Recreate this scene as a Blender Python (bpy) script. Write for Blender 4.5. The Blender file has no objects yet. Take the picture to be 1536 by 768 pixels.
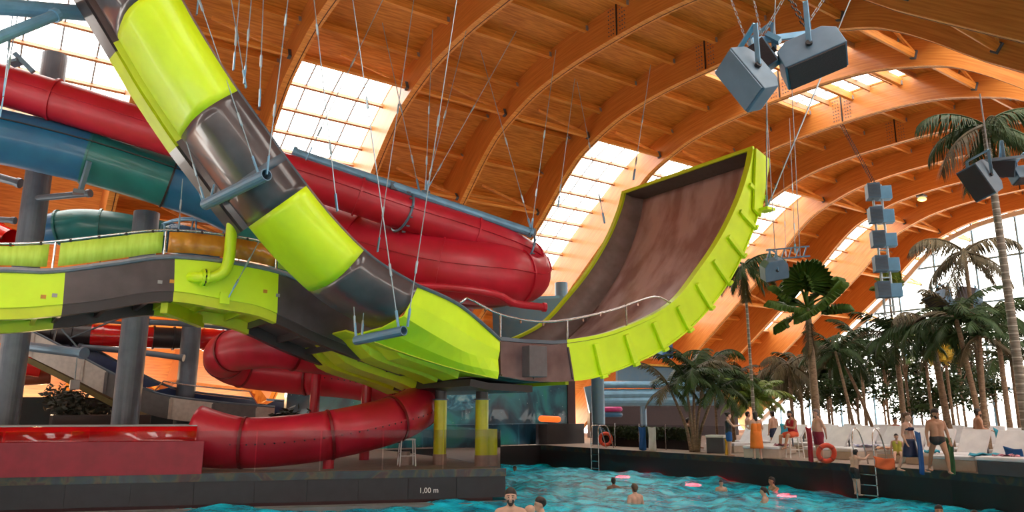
import bpy, bmesh, math, random
from math import sin, cos, pi, radians as RAD, sqrt
from mathutils import Vector as V, Matrix
random.seed(7)
SC = bpy.context.scene
COL = SC.collection
# ------------------------------------------------------------ camera (world X runs along the hall, Y across it)
PITCH, YAW, F, EYE = 11.9, -34.8, 1110.0, V((0, 0, 1.6))
cd = bpy.data.cameras.new('camera'); cam = bpy.data.objects.new('camera', cd); COL.objects.link(cam)
cam.location = EYE; cam.rotation_euler = (RAD(90 + PITCH), 0, RAD(YAW))
cd.sensor_width = 36; cd.lens = F / 1536 * 36; cd.clip_end = 400; cd.clip_start = 0.1
SC.camera = cam
# ------------------------------------------------------------ sky, exposure
SC.view_settings.view_transform = 'Standard'; SC.view_settings.look = 'None'
SC.view_settings.gamma = 1; SC.view_settings.use_curve_mapping = False
SC.view_settings.exposure = 0.08
wd = bpy.data.worlds.new('sky'); SC.world = wd; wd.use_nodes = True
_n = wd.node_tree.nodes; _l = wd.node_tree.links
_bg = _n['Background']; _bg.inputs[0].default_value = (1.0, 0.95, 0.875, 1); _bg.inputs[1].default_value = 7.0
def lamp(kind, name, loc, energy, color, size=1.0, rot=None, spot=None, sizey=None):
    ld = bpy.data.lights.new(name, kind); ld.energy = energy; ld.color = color
    if kind == 'AREA':
        ld.size = size
        if sizey: ld.shape = 'RECTANGLE'; ld.size_y = sizey
    elif kind == 'SUN': ld.angle = RAD(size)
    else: ld.shadow_soft_size = size
    if spot: ld.spot_size = RAD(spot); ld.spot_blend = .6
    o = bpy.data.objects.new(name, ld); COL.objects.link(o); o.location = loc
    if rot: o.rotation_euler = [RAD(q) for q in rot]
    return o
# warm uplighters that wash the timber at the foot of the roof, as in the photograph
for (x, y, z, e) in [(2, 38.5, 2.6, 700), (8, 38.5, 2.6, 800), (14, 39, 2.4, 600), (20, 39, 2.2, 220), (31, 38, 1.4, 230), (38, 38, 1.4, 200), (46, 37.5, 1.4, 200)]:
    lamp('POINT', 'uplighter_glow', (x, y, z), e, (1, .66, .34), .25)

# ------------------------------------------------------------ projection helper: pixel + depth -> point in the hall
_f = V((cos(RAD(90 + YAW)), sin(RAD(90 + YAW)), 0)); _r = V((_f.y, -_f.x, 0))
def ray(x, y):
    X = (x - 768) / F; Y = (384 - y) / F; p = RAD(PITCH)
    return _r * X + _f * (cos(p) - Y * sin(p)) + V((0, 0, sin(p) + Y * cos(p)))
def P(x, y, d): return EYE + ray(x, y) * d
def onz(x, y, z):
    r = ray(x, y); return EYE + r * ((z - EYE.z) / r.z)
def onb(x, y, b):
    r = ray(x, y); return EYE + r * (b / r.y)
def ona(x, y, a):
    r = ray(x, y); return EYE + r * (a / r.x)

# ------------------------------------------------------------ materials
MATS = {}
def mat(name, col, rough=.5, metal=0, col2=None, scale=6, stretch=None, bump=0, coat=0, emit=0, uv=False, detail=4, lo=.35, hi=.65, spec=.5, trans=0, alpha=1, bscale=None):
    if name in MATS: return MATS[name]
    m = bpy.data.materials.new(name); m.use_nodes = True; nt = m.node_tree; N = nt.nodes; L = nt.links
    b = N['Principled BSDF']
    b.inputs['Base Color'].default_value = (*col, 1); b.inputs['Roughness'].default_value = rough
    b.inputs['Metallic'].default_value = metal; b.inputs['Specular IOR Level'].default_value = spec
    b.inputs['Coat Weight'].default_value = coat; b.inputs['Coat Roughness'].default_value = .08
    b.inputs['Transmission Weight'].default_value = trans; b.inputs['Alpha'].default_value = alpha
    if emit:
        b.inputs['Emission Color'].default_value = (*col, 1); b.inputs['Emission Strength'].default_value = emit
    tc = N.new('ShaderNodeTexCoord'); mp = N.new('ShaderNodeMapping')
    L.new(tc.outputs['UV' if uv else 'Object'], mp.inputs[0])
    if stretch: mp.inputs['Scale'].default_value = stretch
    nz = N.new('ShaderNodeTexNoise'); nz.inputs['Scale'].default_value = scale; nz.inputs['Detail'].default_value = detail
    L.new(mp.outputs[0], nz.inputs[0])
    if col2 is None: col2 = tuple(c * .82 for c in col)
    cr = N.new('ShaderNodeValToRGB'); cr.color_ramp.elements[0].position = lo; cr.color_ramp.elements[1].position = hi
    cr.color_ramp.elements[0].color = (*col2, 1); cr.color_ramp.elements[1].color = (*col, 1)
    L.new(nz.outputs[0], cr.inputs[0]); L.new(cr.outputs[0], b.inputs['Base Color'])
    if bump:
        bp = N.new('ShaderNodeBump'); bp.inputs['Strength'].default_value = bump; bp.inputs['Distance'].default_value = .02
        nb = nz
        if bscale:
            nb = N.new('ShaderNodeTexNoise'); nb.inputs['Scale'].default_value = bscale; L.new(mp.outputs[0], nb.inputs[0])
        L.new(nb.outputs[0], bp.inputs['Height']); L.new(bp.outputs[0], b.inputs['Normal'])
    MATS[name] = m
    return m
def glassmat(name, tint=(.9, .95, .95), refl=.12, rough=.02):
    m = bpy.data.materials.new(name); m.use_nodes = True; nt = m.node_tree; N = nt.nodes; L = nt.links
    N.remove(N['Principled BSDF']); out = N['Material Output']
    t = N.new('ShaderNodeBsdfTransparent'); t.inputs[0].default_value = (*tint, 1)
    g = N.new('ShaderNodeBsdfGlossy'); g.inputs['Roughness'].default_value = rough; g.inputs[0].default_value = (.9, .95, 1, 1)
    lw = N.new('ShaderNodeLayerWeight'); lw.inputs[0].default_value = refl
    mx = N.new('ShaderNodeMixShader'); L.new(lw.outputs['Fresnel'], mx.inputs[0]); L.new(t.outputs[0], mx.inputs[1]); L.new(g.outputs[0], mx.inputs[2])
    L.new(mx.outputs[0], out.inputs[0]); MATS[name] = m
    return m
WOOD = mat('glulam', (.66, .26, .055), .42, col2=(.46, .14, .022), scale=3, stretch=(.7, 9, 1), uv=True, bump=.05, coat=.15, detail=6, lo=.3, hi=.72)
DECKW = mat('roof_boards', (.70, .27, .038), .6, col2=(.48, .15, .014), scale=3, stretch=(.8, 5, 1), uv=True, bump=.1, detail=5)
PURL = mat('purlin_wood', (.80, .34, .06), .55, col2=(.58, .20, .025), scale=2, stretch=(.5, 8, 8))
LIME = mat('lime_fibreglass', (.61, .85, .008), .42, col2=(.55, .78, .006), scale=1.5, coat=.12)
LIMEIN = mat('lime_flange', (.56, .66, .01), .45, col2=(.48, .56, .01), scale=2)
GREY = mat('dark_grey_fibreglass', (.078, .062, .066), .3, col2=(.052, .040, .044), scale=2, coat=.5)
MAUVE = mat('mauve_grey_fibreglass', (.15, .10, .10), .25, col2=(.085, .05, .05), scale=1.2, stretch=(1, .5, 1), coat=.6, bump=.03)
WETM = mat('wet_slide_surface', (.50, .37, .36), .2, col2=(.30, .18, .17), scale=.7, stretch=(1, 1.6, .5), coat=.7, bump=.12, bscale=18, lo=.38, hi=.6, detail=6)
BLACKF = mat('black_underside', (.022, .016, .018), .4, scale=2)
RED = mat('red_fibreglass', (.52, .010, .034), .42, col2=(.42, .008, .022), scale=1.5, coat=.08)
REDG = mat('red_gloss', (.62, .006, .008), .12, col2=(.5, .004, .006), scale=2, coat=.8)
REDD = mat('dark_red', (.20, .004, .008), .4, scale=2)
BLUE = mat('blue_fibreglass', (.010, .135, .29), .4, col2=(.008, .105, .24), scale=1.5, coat=.2)
TEAL = mat('teal_fibreglass', (.008, .17, .17), .4, col2=(.006, .13, .135), scale=1.5, coat=.2)
STEEL = mat('blue_grey_steel', (.10, .20, .30), .38, .25, col2=(.13, .21, .28), scale=3)
STEELD = mat('grey_column_steel', (.10, .13, .165), .42, .2, col2=(.075, .10, .13), scale=2)
PIPEB = mat('pale_blue_pipe', (.16, .36, .54), .35, .2, scale=3)
CABLE = mat('cable_steel', (.34, .44, .50), .35, .5, scale=8)
CHROME = mat('stainless_steel', (.6, .6, .6), .2, .9, scale=8)
WHITE = mat('white_paint', (.75, .73, .70), .5, scale=3)
BLACK = mat('black_rubber', (.012, .010, .012), .6, scale=4)
DARKW = mat('pool_wall_tile', (.012, .005, .006), .4, col2=(.008, .004, .005), scale=3, coat=.2)
PANEL = mat('slate_panel', (.016, .015, .021), .5, col2=(.011, .010, .014), scale=3, bump=.1)
STONE = mat('deck_stone', (.34, .25, .20), .6, col2=(.26, .19, .15), scale=3, bump=.05)
LGREY = mat('light_grey_panel', (.30, .29, .29), .45, scale=2)
SILVER = mat('speaker_grey', (.09, .16, .235), .5, col2=(.07, .13, .195), scale=3)
GRILLE = mat('speaker_grille', (.03, .022, .026), .7, scale=40, bump=.3)
ORANGEF = mat('orange_mesh_fabric', (.60, .26, .015), .4, col2=(.42, .15, .01), scale=3, coat=.4, bump=.2)
LIMEF = mat('lime_banner_fabric', (.50, .70, .09), .6, col2=(.40, .58, .05), scale=4, stretch=(3, 3, .5), bump=.2)
FOAM = mat('orange_float', (.85, .13, .02), .5, scale=3)
GLASS = glassmat('clear_glass'); SKYG = glassmat('skylight_glass', (1, 1, 1), .05); RGLASS = glassmat('railing_glass', (.84, .84, .85), .09)

# ------------------------------------------------------------ mesh building
def org(o):
    p = V((0, 0, 0))
    while o is not None: p = p + V(o.location); o = o.parent
    return p
def frame(d):
    d = d.normalized(); up = V((0, 0, 1)) if abs(d.z) < .95 else V((1, 0, 0))
    s = d.cross(up).normalized(); return s, s.cross(d).normalized(), d
def smooth_path(pts, n=6):
    pts = [V(p) for p in pts]; out = []
    for i in range(len(pts) - 1):
        p0 = pts[max(i - 1, 0)]; p1 = pts[i]; p2 = pts[i + 1]; p3 = pts[min(i + 2, len(pts) - 1)]
        for k in range(n):
            t = k / n; t2 = t * t; t3 = t2 * t
            out.append(.5 * ((2 * p1) + (p2 - p0) * t + (2 * p0 - 5 * p1 + 4 * p2 - p3) * t2 + (3 * p1 - p0 - 3 * p2 + p3) * t3))
    out.append(pts[-1]); return out
class MB:
    def __init__(s): s.v = []; s.f = []; s.uv = {}
    def face(s, *idx): s.f.append(tuple(idx))
    def add(s, vs, fs):
        o = len(s.v); s.v += [V(q) for q in vs]; s.f += [tuple(i + o for i in f) for f in fs]; return s
    def box(s, c, size, rot=None, M=None):
        c = V(c); hx, hy, hz = [q / 2 for q in size]; vs = []
        for x in (-hx, hx):
            for y in (-hy, hy):
                for z in (-hz, hz):
                    q = V((x, y, z))
                    if rot is not None: q = rot @ q
                    vs.append(q + c)
        return s.add(vs, [(0, 1, 3, 2), (4, 6, 7, 5), (0, 4, 5, 1), (2, 3, 7, 6), (0, 2, 6, 4), (1, 5, 7, 3)])
    def bar(s, p0, p1, w, h=None):
        p0 = V(p0); p1 = V(p1); h = h or w; sd, u, d = frame(p1 - p0); vs = []
        for p in (p0, p1):
            for a, b in ((-1, -1), (1, -1), (1, 1), (-1, 1)): vs.append(p + sd * a * w / 2 + u * b * h / 2)
        return s.add(vs, [(0, 3, 2, 1), (4, 5, 6, 7), (0, 1, 5, 4), (1, 2, 6, 5), (2, 3, 7, 6), (3, 0, 4, 7)])
    def tube(s, path, r, seg=8, caps=True, closed=False):
        path = [V(p) for p in path]; n = len(path); rs = r if isinstance(r, (list, tuple)) else [r] * n
        vs = []; sd = None
        for i, p in enumerate(path):
            if closed: d = path[(i + 1) % n] - path[i - 1]
            else: d = path[min(i + 1, n - 1)] - path[max(i - 1, 0)]
            d = d.normalized()
            if sd is None: sd, u, _ = frame(d)
            else:
                sd = sd - d * sd.dot(d)
                if sd.length < 1e-6: sd, u, _ = frame(d)
                sd.normalize(); u = sd.cross(d).normalized()
            for k in range(seg):
                a = 2 * pi * k / seg; vs.append(p + (sd * cos(a) + u * sin(a)) * rs[i])
        fs = []; m = n if closed else n - 1
        for i in range(m):
            j = (i + 1) % n
            for k in range(seg):
                k2 = (k + 1) % seg; fs.append((i * seg + k, i * seg + k2, j * seg + k2, j * seg + k))
        if caps and not closed: fs += [tuple(reversed(range(seg))), tuple(range((n - 1) * seg, n * seg))]
        return s.add(vs, fs)
    def cyl(s, p0, p1, r, r1=None, seg=16): return s.tube([p0, p1], [r, r if r1 is None else r1], seg)
    def ring(s, c, axis, R, r, seg=28, rs=6, squash=1):
        sd, u, _ = frame(V(axis)); c = V(c)
        return s.tube([c + (sd * cos(2 * pi * k / seg) + u * sin(2 * pi * k / seg) * squash) * R for k in range(seg)], r, rs, closed=True)
    def grid(s, rows, closed=False):
        n = len(rows[0]); o = len(s.v)
        for r in rows: s.v += [V(p) for p in r]
        for i in range(len(rows) - 1):
            for k in range(n if closed else n - 1):
                k2 = (k + 1) % n; s.f.append((o + i * n + k, o + i * n + k2, o + (i + 1) * n + k2, o + (i + 1) * n + k))
        return s
    def ball(s, c, r, seg=12, rings=8, sc=(1, 1, 1), rot=None):
        c = V(c); vs = []; fs = []
        for i in range(rings + 1):
            t = pi * i / rings
            for k in range(seg):
                a = 2 * pi * k / seg; q = V((sin(t) * cos(a) * sc[0], sin(t) * sin(a) * sc[1], cos(t) * sc[2])) * r
                if rot is not None: q = rot @ q
                vs.append(c + q)
        for i in range(rings):
            for k in range(seg):
                k2 = (k + 1) % seg; fs.append((i * seg + k, (i + 1) * seg + k, (i + 1) * seg + k2, i * seg + k2))
        return s.add(vs, fs)
    def capsule(s, p0, r0, p1, r1, seg=12):
        p0 = V(p0); p1 = V(p1); d = p1 - p0
        if d.length < 1e-5: return s.ball(p0, max(r0, r1), seg)
        sd, u, dn = frame(d); path = []; rs = []
        for k in range(4):
            t = pi / 2 * (1 - k / 3.0); path.append(p0 - dn * r0 * sin(t)); rs.append(max(r0 * cos(t), 1e-4))
        for k in range(4):
            t = pi / 2 * k / 3.0; path.append(p1 + dn * r1 * sin(t)); rs.append(max(r1 * cos(t), 1e-4))
        return s.tube(path, rs, seg)
    def build(s, name, m, parent=None, smooth=False, solid=0, loc=None, bevel=0, uvs=None, offset=0):
        me = bpy.data.meshes.new(name); o0 = org(parent) if parent is not None else (V(loc) if loc is not None else V((0, 0, 0)))
        me.from_pydata([v - o0 for v in s.v], [], s.f); me.update()
        if uvs:
            ul = me.uv_layers.new(name='UVMap')
            for lp in me.loops: ul.data[lp.index].uv = uvs[lp.vertex_index]
        if smooth:
            for p in me.polygons: p.use_smooth = True
        o = bpy.data.objects.new(name, me); COL.objects.link(o)
        if m: me.materials.append(m)
        if parent is not None: o.parent = parent
        elif loc is not None: o.location = loc
        if solid:
            md = o.modifiers.new('thick', 'SOLIDIFY'); md.thickness = solid; md.offset = offset
        if bevel:
            md = o.modifiers.new('bevel', 'BEVEL'); md.width = bevel; md.segments = 2; md.limit_method = 'ANGLE'
        return o
def tag(o, label=None, cat=None, group=None, kind=None):
    if label: o['label'] = label
    if cat: o['category'] = cat
    if group: o['group'] = group
    if kind: o['kind'] = kind
    return o
def thing(name, loc, label, cat, group=None, rz=0):
    o = bpy.data.objects.new(name, None); COL.objects.link(o); o.location = loc; o.rotation_euler = (0, 0, rz); o.empty_display_size = .2
    return tag(o, label, cat, group)
def dup(root, loc=None, rz=None, label=None, group=None, scale=None):
    r = root.copy(); COL.objects.link(r)
    if loc is not None: r.location = loc
    if rz is not None: r.rotation_euler = (0, 0, rz)
    if scale is not None: r.scale = (scale,) * 3
    if label: r['label'] = label
    if group: r['group'] = group
    for ch in list(root.children):
        c = ch.copy(); COL.objects.link(c); c.parent = r
        for g in list(ch.children):
            d = g.copy(); COL.objects.link(d); d.parent = c
    return r
def struct(o): o['kind'] = 'structure'; return o

# ============================================================ THE HALL
half = [(0, 15.6), (2, 15.57), (4, 15.4), (5.5, 15.1), (7.5, 14.4), (8.5, 13.8), (9.5, 13.0), (10.5, 12.1), (11.6, 11.2), (17.1, 7.0), (26.3, 0.0)]
BC = 19.5
_sp = smooth_path([(-q, 0, z) for q, z in reversed(half[:10])][:-1] + [(q, 0, z) for q, z in half[:10]], 4)
_sp = [V((-26.3, 0, 0)), V((-21.7, 0, 3.5))] + _sp + [V((21.7, 0, 3.5)), V((26.3, 0, 0))]
PROF = [(V((0, BC + p.x, p.z))) for p in _sp]                 # soffit line, near foot -> far foot
ARC = [0.0]
for i in range(1, len(PROF)): ARC.append(ARC[-1] + (PROF[i] - PROF[i - 1]).length)
def prof_at(i):
    t = (PROF[min(i + 1, len(PROF) - 1)] - PROF[max(i - 1, 0)]).normalized()
    return PROF[i], V((0, -t.z, t.y)).normalized(), t
NRM = []
for i in range(len(PROF)):
    p, n, t = prof_at(i)
    if n.z < 0: n = -n
    NRM.append(n)
def at_b(b):                                                   # soffit point, outward normal, arc length at a given b
    for i in range(len(PROF) - 1):
        if PROF[i].y <= b <= PROF[i + 1].y:
            t = (b - PROF[i].y) / (PROF[i + 1].y - PROF[i].y)
            return PROF[i].lerp(PROF[i + 1], t), NRM[i].lerp(NRM[i + 1], t).normalized(), ARC[i] + t * (ARC[i + 1] - ARC[i])
def at_s(sv):
    for i in range(len(PROF) - 1):
        if ARC[i] <= sv <= ARC[i + 1]:
            t = (sv - ARC[i]) / (ARC[i + 1] - ARC[i])
            return PROF[i].lerp(PROF[i + 1], t), NRM[i].lerp(NRM[i + 1], t).normalized()
def BDF(b):
    q = abs(b - BC); return 1.35 + 1.0 * max(0, min(1, (q - 6.8) / 5.0))
BD, BW = 1.35, .34                                             # beam depth and width
X0, STEP = 3.0, 5.0
KS = list(range(-3, 12))
# arch beam mesh (shared)
m = MB(); uv = []
for i, p in enumerate(PROF):
    n = NRM[i]
    bd = BDF(p.y)
    for (x, off) in ((0, 0), (BW, 0), (BW, bd), (0, bd)):
        m.v.append(p + n * off + V((x, 0, 0))); uv.append((ARC[i] * .35, off * .6 + x))
N4 = len(PROF)
for i in range(N4 - 1):
    for k in range(4):
        k2 = (k + 1) % 4; m.face(i * 4 + k, (i + 1) * 4 + k, (i + 1) * 4 + k2, i * 4 + k2)
m.face(0, 1, 2, 3); m.face(*[(N4 - 1) * 4 + k for k in (3, 2, 1, 0)])
proto = thing('timber_arch', (0, 0, 0), 'arch', 'roof beam', 'timber roof arches')
m.build('beam', WOOD, proto, uvs=uv)
# edge lamella: slim paler strips along the lower edge
m = MB()
for x in (-.012, BW + .012):
    m.grid([[PROF[i] + NRM[i] * o + V((x, 0, 0)) for o in (-.02, .10)] for i in range(N4)])

m = MB(); m.grid([[PROF[i] - NRM[i] * .004 + V((x, 0, 0)) for x in (-.01, BW + .01)] for i in range(N4)]); m.build('soffit_lit_strip', PURL, proto, solid=.012)  # brighter orange strip: light from below painted onto the soffit
m = MB(); m.grid([[PROF[i] - NRM[i] * .018 + V((x, 0, 0)) for x in (BW * .62, BW * .72)] for i in range(N4)]); m.build('soffit_groove', mat('dark_groove', (.09, .025, .01), .7), proto, solid=.008)
# splice joint with bolts
pj, nj, _ = at_b(18.9); tj = V((0, nj.z, -nj.y))
m = MB()
m.grid([[pj + nj * o + tj * w + V((-.02, 0, 0)) for w in (-.03, .03)] for o in (.02, BD * .45, BD * .55, BD - .02)])
m.build('splice_gap', BLACK, proto, solid=.02)
m = MB()
for sx in (-1, 1):
    for i in range(3):
        for j in range(7):
            c = pj + nj * (.15 + j * .17) + tj * sx * (.18 + i * .13) + V((-.012, 0, 0))
            m.box(c, (.03, .035, .035))
m.build('bolt_cluster', STEELD, proto)
# purlins: between this arch and the next, high under the boards; low tie beams with a strut
SKYB = (27.0, 37.3)
S0 = at_b(27.0)[2]; SEND = at_b(37.3)[2]; STOT = ARC[-1]
sC = at_b(BC)[2]
sker = at_b(BC)[2]
pur_s = [sker + (i + .5) * 2.3 for i in range(-11, 11)]
protos = {}
def add_purlins(root, sky):
    for sv in pur_s:
        p, n = at_s(sv)
        if sky and (27.2 < p.y < 37.2) or (1.7 < p.y < 11.8): continue
        rot = Matrix(((1, 0, 0), (0, n.z, n.y), (0, -n.y, n.z)))
        q = MB(); q.box(p + n * (BDF(p.y) - .23) + V((BW + (STEP - BW) / 2, 0, 0)), (STEP - BW, .17, .36), rot); q.build('purlin', PURL, root)
        if abs(p.y - BC) < 10:
            q = MB(); q.box(p + n * (BDF(p.y) - .29) + V((STEP - .05, 0, 0)), (.1, .24, .2), rot); q.build('purlin_shoe', LGREY, root)
    for b in (3.5, 8.5, 13.0, 26.3, 30.4, 34.0):
        if sky and (27.2 < b < 37.2): continue
        p, n, sv = at_b(b); rot = Matrix(((1, 0, 0), (0, n.z, n.y), (0, -n.y, n.z)))
        q = MB(); q.box(p + n * .42 + V((BW + (STEP - BW) / 2, 0, 0)), (STEP - BW, .14, .24), rot); q.build('tie_beam', PURL, root)
        q = MB(); q.bar(p + n * .5 + V((STEP - .1, 0, 0)), p + n * (BDF(p.y) - .15) + V((STEP * .42, 0, 0)), .09, .12); q.build('strut', PURL, root)
        q = MB(); q.box(p + n * .42 + V((STEP - .06, 0, 0)), (.12, .2, .34), rot); q.build('steel_bracket', STEELD, root)
plain = proto; skyp = dup(proto, (0, 0, 0))
add_purlins(plain, False); add_purlins(skyp, True)
SKYBAYS = {-1, 1, 4, 5, 7, 9}
ordn = {-3: 'farthest behind the viewpoint', -2: 'second behind the viewpoint', -20: 'behind the viewpoint', -1: 'behind the viewpoint', 0: 'first arch at the far left, over the upper red tube', 1: 'between the leftmost skylight bay and the second skylight, upper left',
        2: 'bright-faced arch right of the second skylight, above the red tube', 3: 'brown arch sweeping above the picture centre', 4: 'arch left of the big skylight beside the half-pipe wall',
        5: 'bright-faced arch just behind the half-pipe lip and large speakers', 6: 'pale arch with top skylight, right behind the hanging speakers', 7: 'arch carrying the black chain of the speaker tower',
        8: 'eighth arch, passing behind the top of the speaker tower', 9: 'ninth arch, two in front of the last one', 10: 'last but one arch before the end window', 11: 'last arch framing the end window'}
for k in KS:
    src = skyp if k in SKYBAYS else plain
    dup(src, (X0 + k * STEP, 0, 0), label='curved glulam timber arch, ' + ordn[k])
for r in (plain, skyp):
    for c in list(r.children): bpy.data.objects.remove(c)
    bpy.data.objects.remove(r)
# roof boards
m = MB(); uv = []
def strip(xa, xb, s_a, s_b, mm, uvl, off=.02):
    ss = [s_a] + [q for q in ARC if s_a < q < s_b] + [s_b]; o = len(mm.v)
    for q in ss:
        p, n = at_s(min(q, STOT - 1e-4))
        for x in (xa, xb): mm.v.append(p + n * (off + BDF(p.y)) + V((x, 0, 0))); uvl.append((x * .5, q * .8))
    for i in range(len(ss) - 1): mm.face(o + 2 * i, o + 2 * i + 1, o + 2 * i + 3, o + 2 * i + 2)
sN0, sN1 = at_b(1.7)[2], at_b(12.0)[2]; sT0, sT1 = at_b(15.4)[2], at_b(20.6)[2]
panes = []
for k in range(-3, 12):
    xa = X0 + k * STEP; xb = xa + STEP; cuts = []
    if k == 11: xb = 60.3
    if k in SKYBAYS: cuts += [(sN0, sN1), (S0, SEND)]
    if k in (4, 5): cuts.insert(1, (sT0, sT1))
    cur = .01
    if k == -1: cuts[-1] = (S0, at_b(33.0)[2])
    for c0, c1 in cuts:
        strip(xa, xb, cur, c0, m, uv); panes.append((xa, xb, c0, c1, k)); cur = c1
    strip(xa, xb, cur, STOT - .01, m, uv)
struct(m.build('ceiling', DECKW, uvs=uv, solid=.12, offset=0))
# skylights
FRAMEW = mat('skylight_bar', (.50, .24, .10), .5, scale=4)
FRAMEM = mat('skylight_mullion', (.40, .46, .50), .4, .3, scale=4)
nwin = 0
for (xa, xb, c0, c1, k) in panes:
    nwin += 1
    g = MB(); u2 = []; strip(xa + BW, xb, c0, c1, g, u2, .05); w = g.build('window_%d' % nwin, SKYG); struct(w)
    fr = MB(); ns = max(2, round((c1 - c0) / 1.15)); mu = MB()
    for i in range(ns + 1):
        p, n = at_s(c0 + (c1 - c0) * i / ns); rot = Matrix(((1, 0, 0), (0, n.z, n.y), (0, -n.y, n.z)))
        fr.box(p + n * (BDF(p.y) - .12) + V(((xa + BW + xb) / 2, 0, 0)), (xb - xa - BW, .09, .24), rot)
        mu.box(p + n * (BDF(p.y) - .02) + V(((xa + BW + xb) / 2, 0, 0)) + V((0, n.z, -n.y)) * .12, (xb - xa - BW, .05, .06), rot)
    for j in range(1, 4):
        x = xa + BW + (xb - xa - BW) * j / 4
        for i in range(ns):
            p0, n0 = at_s(c0 + (c1 - c0) * i / ns); p1, n1 = at_s(c0 + (c1 - c0) * (i + 1) / ns)
            mu.bar(p0 + n0 * BDF(p0.y) + V((x, 0, 0)), p1 + n1 * BDF(p1.y) + V((x, 0, 0)), .06, .08)
    fr.build('glazing_bar', FRAMEW, w); mu.build('mullion', FRAMEM, w)
# end wall of glass under the last arch
XE = 60.0; m = MB(); top = [(p.y, p.z + 1.2) for p in PROF]
o = 0
for (y, z) in top: m.v.append(V((XE, y, z))); m.v.append(V((XE, y, 0)))
for i in range(len(top) - 1): m.face(2 * i, 2 * i + 1, 2 * i + 3, 2 * i + 2)
nwin += 1; we = struct(m.build('window_%d' % nwin, SKYG))
m = MB()
def zt(b):
    p, n, s_ = at_b(b); return p.z + .6
for i in range(-5, 46, 3):
    if i > -5.5 and zt(i) > .8: m.box((XE, i, zt(i) / 2), (.14, .12, zt(i)))
for z in (3.2, 6.4, 9.6, 12.8):
    bs = [b / 4 for b in range(-22, 180) if zt(b / 4) > z]
    m.box((XE, (bs[0] + bs[-1]) / 2, z), (.16, bs[-1] - bs[0], .14))
m.build('window_frame', PIPEB, we)
m = MB(); m.grid([[PROF[i] + NRM[i] * o + V((XE - .25, 0, 0)) for o in (-.05, .3)] for i in range(N4)]); m.build('window_arch_trim', FRAMEM, we, solid=.3)
# ground outside
m = MB(); m.box((110, 15, -.3), (99, 160, .4)); struct(m.build('floor_outside', mat('outside_paving', (.6, .6, .58), .8)))

# ============================================================ POOL, DECKS, PLATFORM
WZ = -.9
edge = [(22.8, 30.2), (22.8, 26.3), (22.8, 18.7), (22.6, 14.4), (22.05, 10.5), (21.5, 8.5), (20.2, 4), (18.6, 0), (15.5, -6)]
plat = [(-9, 27.0), (.47, 23.11), (6.15, 20.93), (12.43, 18.32), (13.7, 24), (14.2, 30.2)]
def slab(name, poly, z0, z1, mt, **kw):
    mm = MB(); n = len(poly)
    mm.v = [V((x, y, z1)) for x, y in poly] + [V((x, y, z0)) for x, y in poly]
    mm.face(*range(n)); mm.face(*reversed(range(n, 2 * n)))
    for i in range(n): mm.face(i, i + n, (i + 1) % n + n, (i + 1) % n)
    return mm.build(name, mt, **kw)
struct(slab('floor_lounge_deck', [(x, y) for x, y in edge] + [(59.9, -6.5), (59.9, 45.5), (22.8, 45.5)], -.12, 0, STONE))
struct(slab('floor_slide_platform', plat + [(14.2, 45.5), (-11, 45.5)][0:2], -.12, 0, STONE))
struct(slab('floor_behind_pool', [(14.25, 31.2), (22.75, 31.2), (22.75, 45.5), (14.25, 45.5)], -.12, -.002, STONE))
# pool walls
def wallstrip(name, pts, z0, z1, th, mt, off=0):
    mm = MB()
    rows = [[V((x, y, z)) for z in (z0, z1)] for x, y in pts]; mm.grid(rows); return mm.build(name, mt, solid=th, offset=off)
struct(wallstrip('wall_right_pool', edge, -2.2, -.13, .12, DARKW))
MULTI = mat('coloured_band', (.42, .38, .28), .25, col2=(.03, .09, .12), scale=1.1, coat=.5, detail=2)
def galaxy(name, a, stops, scale, dist=2.2, rough=.35, dim=1):
    mm = bpy.data.materials.new(name); mm.use_nodes = True; nt = mm.node_tree; N = nt.nodes; L = nt.links; b = N['Principled BSDF']
    b.inputs['Roughness'].default_value = rough; b.inputs['Coat Weight'].default_value = .3
    tc = N.new('ShaderNodeTexCoord'); nz = N.new('ShaderNodeTexNoise'); nz.inputs['Scale'].default_value = scale; nz.inputs['Distortion'].default_value = dist; nz.inputs['Detail'].default_value = 5
    L.new(tc.outputs['Object'], nz.inputs[0]); cr = N.new('ShaderNodeValToRGB'); els = cr.color_ramp.elements
    els[0].position = stops[0][0]; els[0].color = (*stops[0][1], 1); els[1].position = stops[-1][0]; els[1].color = (*stops[-1][1], 1)
    for p, c in stops[1:-1]:
        e = els.new(p); e.color = (*c, 1)
    L.new(nz.outputs[0], cr.inputs[0])
    vo = N.new('ShaderNodeTexVoronoi'); vo.inputs['Scale'].default_value = 3.2; L.new(tc.outputs['Object'], vo.inputs[0])
    st = N.new('ShaderNodeValToRGB'); st.color_ramp.elements[0].position = 0; st.color_ramp.elements[0].color = (.5, .6, .6, 1); st.color_ramp.elements[1].position = .09; st.color_ramp.elements[1].color = (0, 0, 0, 1)
    L.new(vo.outputs['Distance'], st.inputs[0])
    ad = N.new('ShaderNodeMix'); ad.data_type = 'RGBA'; ad.blend_type = 'ADD'; ad.inputs[0].default_value = 1
    ad.inputs[0].default_value = 1 if name != 'rainbow_band' else 0
    L.new(cr.outputs[0], ad.inputs[6]); L.new(st.outputs[0], ad.inputs[7]); L.new(ad.outputs[2], b.inputs['Base Color'])
    return mm
BAND = galaxy('rainbow_band', 0, [(.3, (.008, .007, .010)), (.44, (.008, .018, .03)), (.5, (.014, .026, .02)), (.56, (.05, .035, .012)), (.62, (.035, .007, .007)), (.72, (.014, .01, .015))], .9)
MURAL = galaxy('space_mural', 0, [(.32, (.004, .006, .014)), (.45, (.006, .05, .085)), (.54, (.02, .17, .21)), (.62, (.015, .22, .17)), (.74, (.10, .42, .55))], .33, 1.5)
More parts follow.
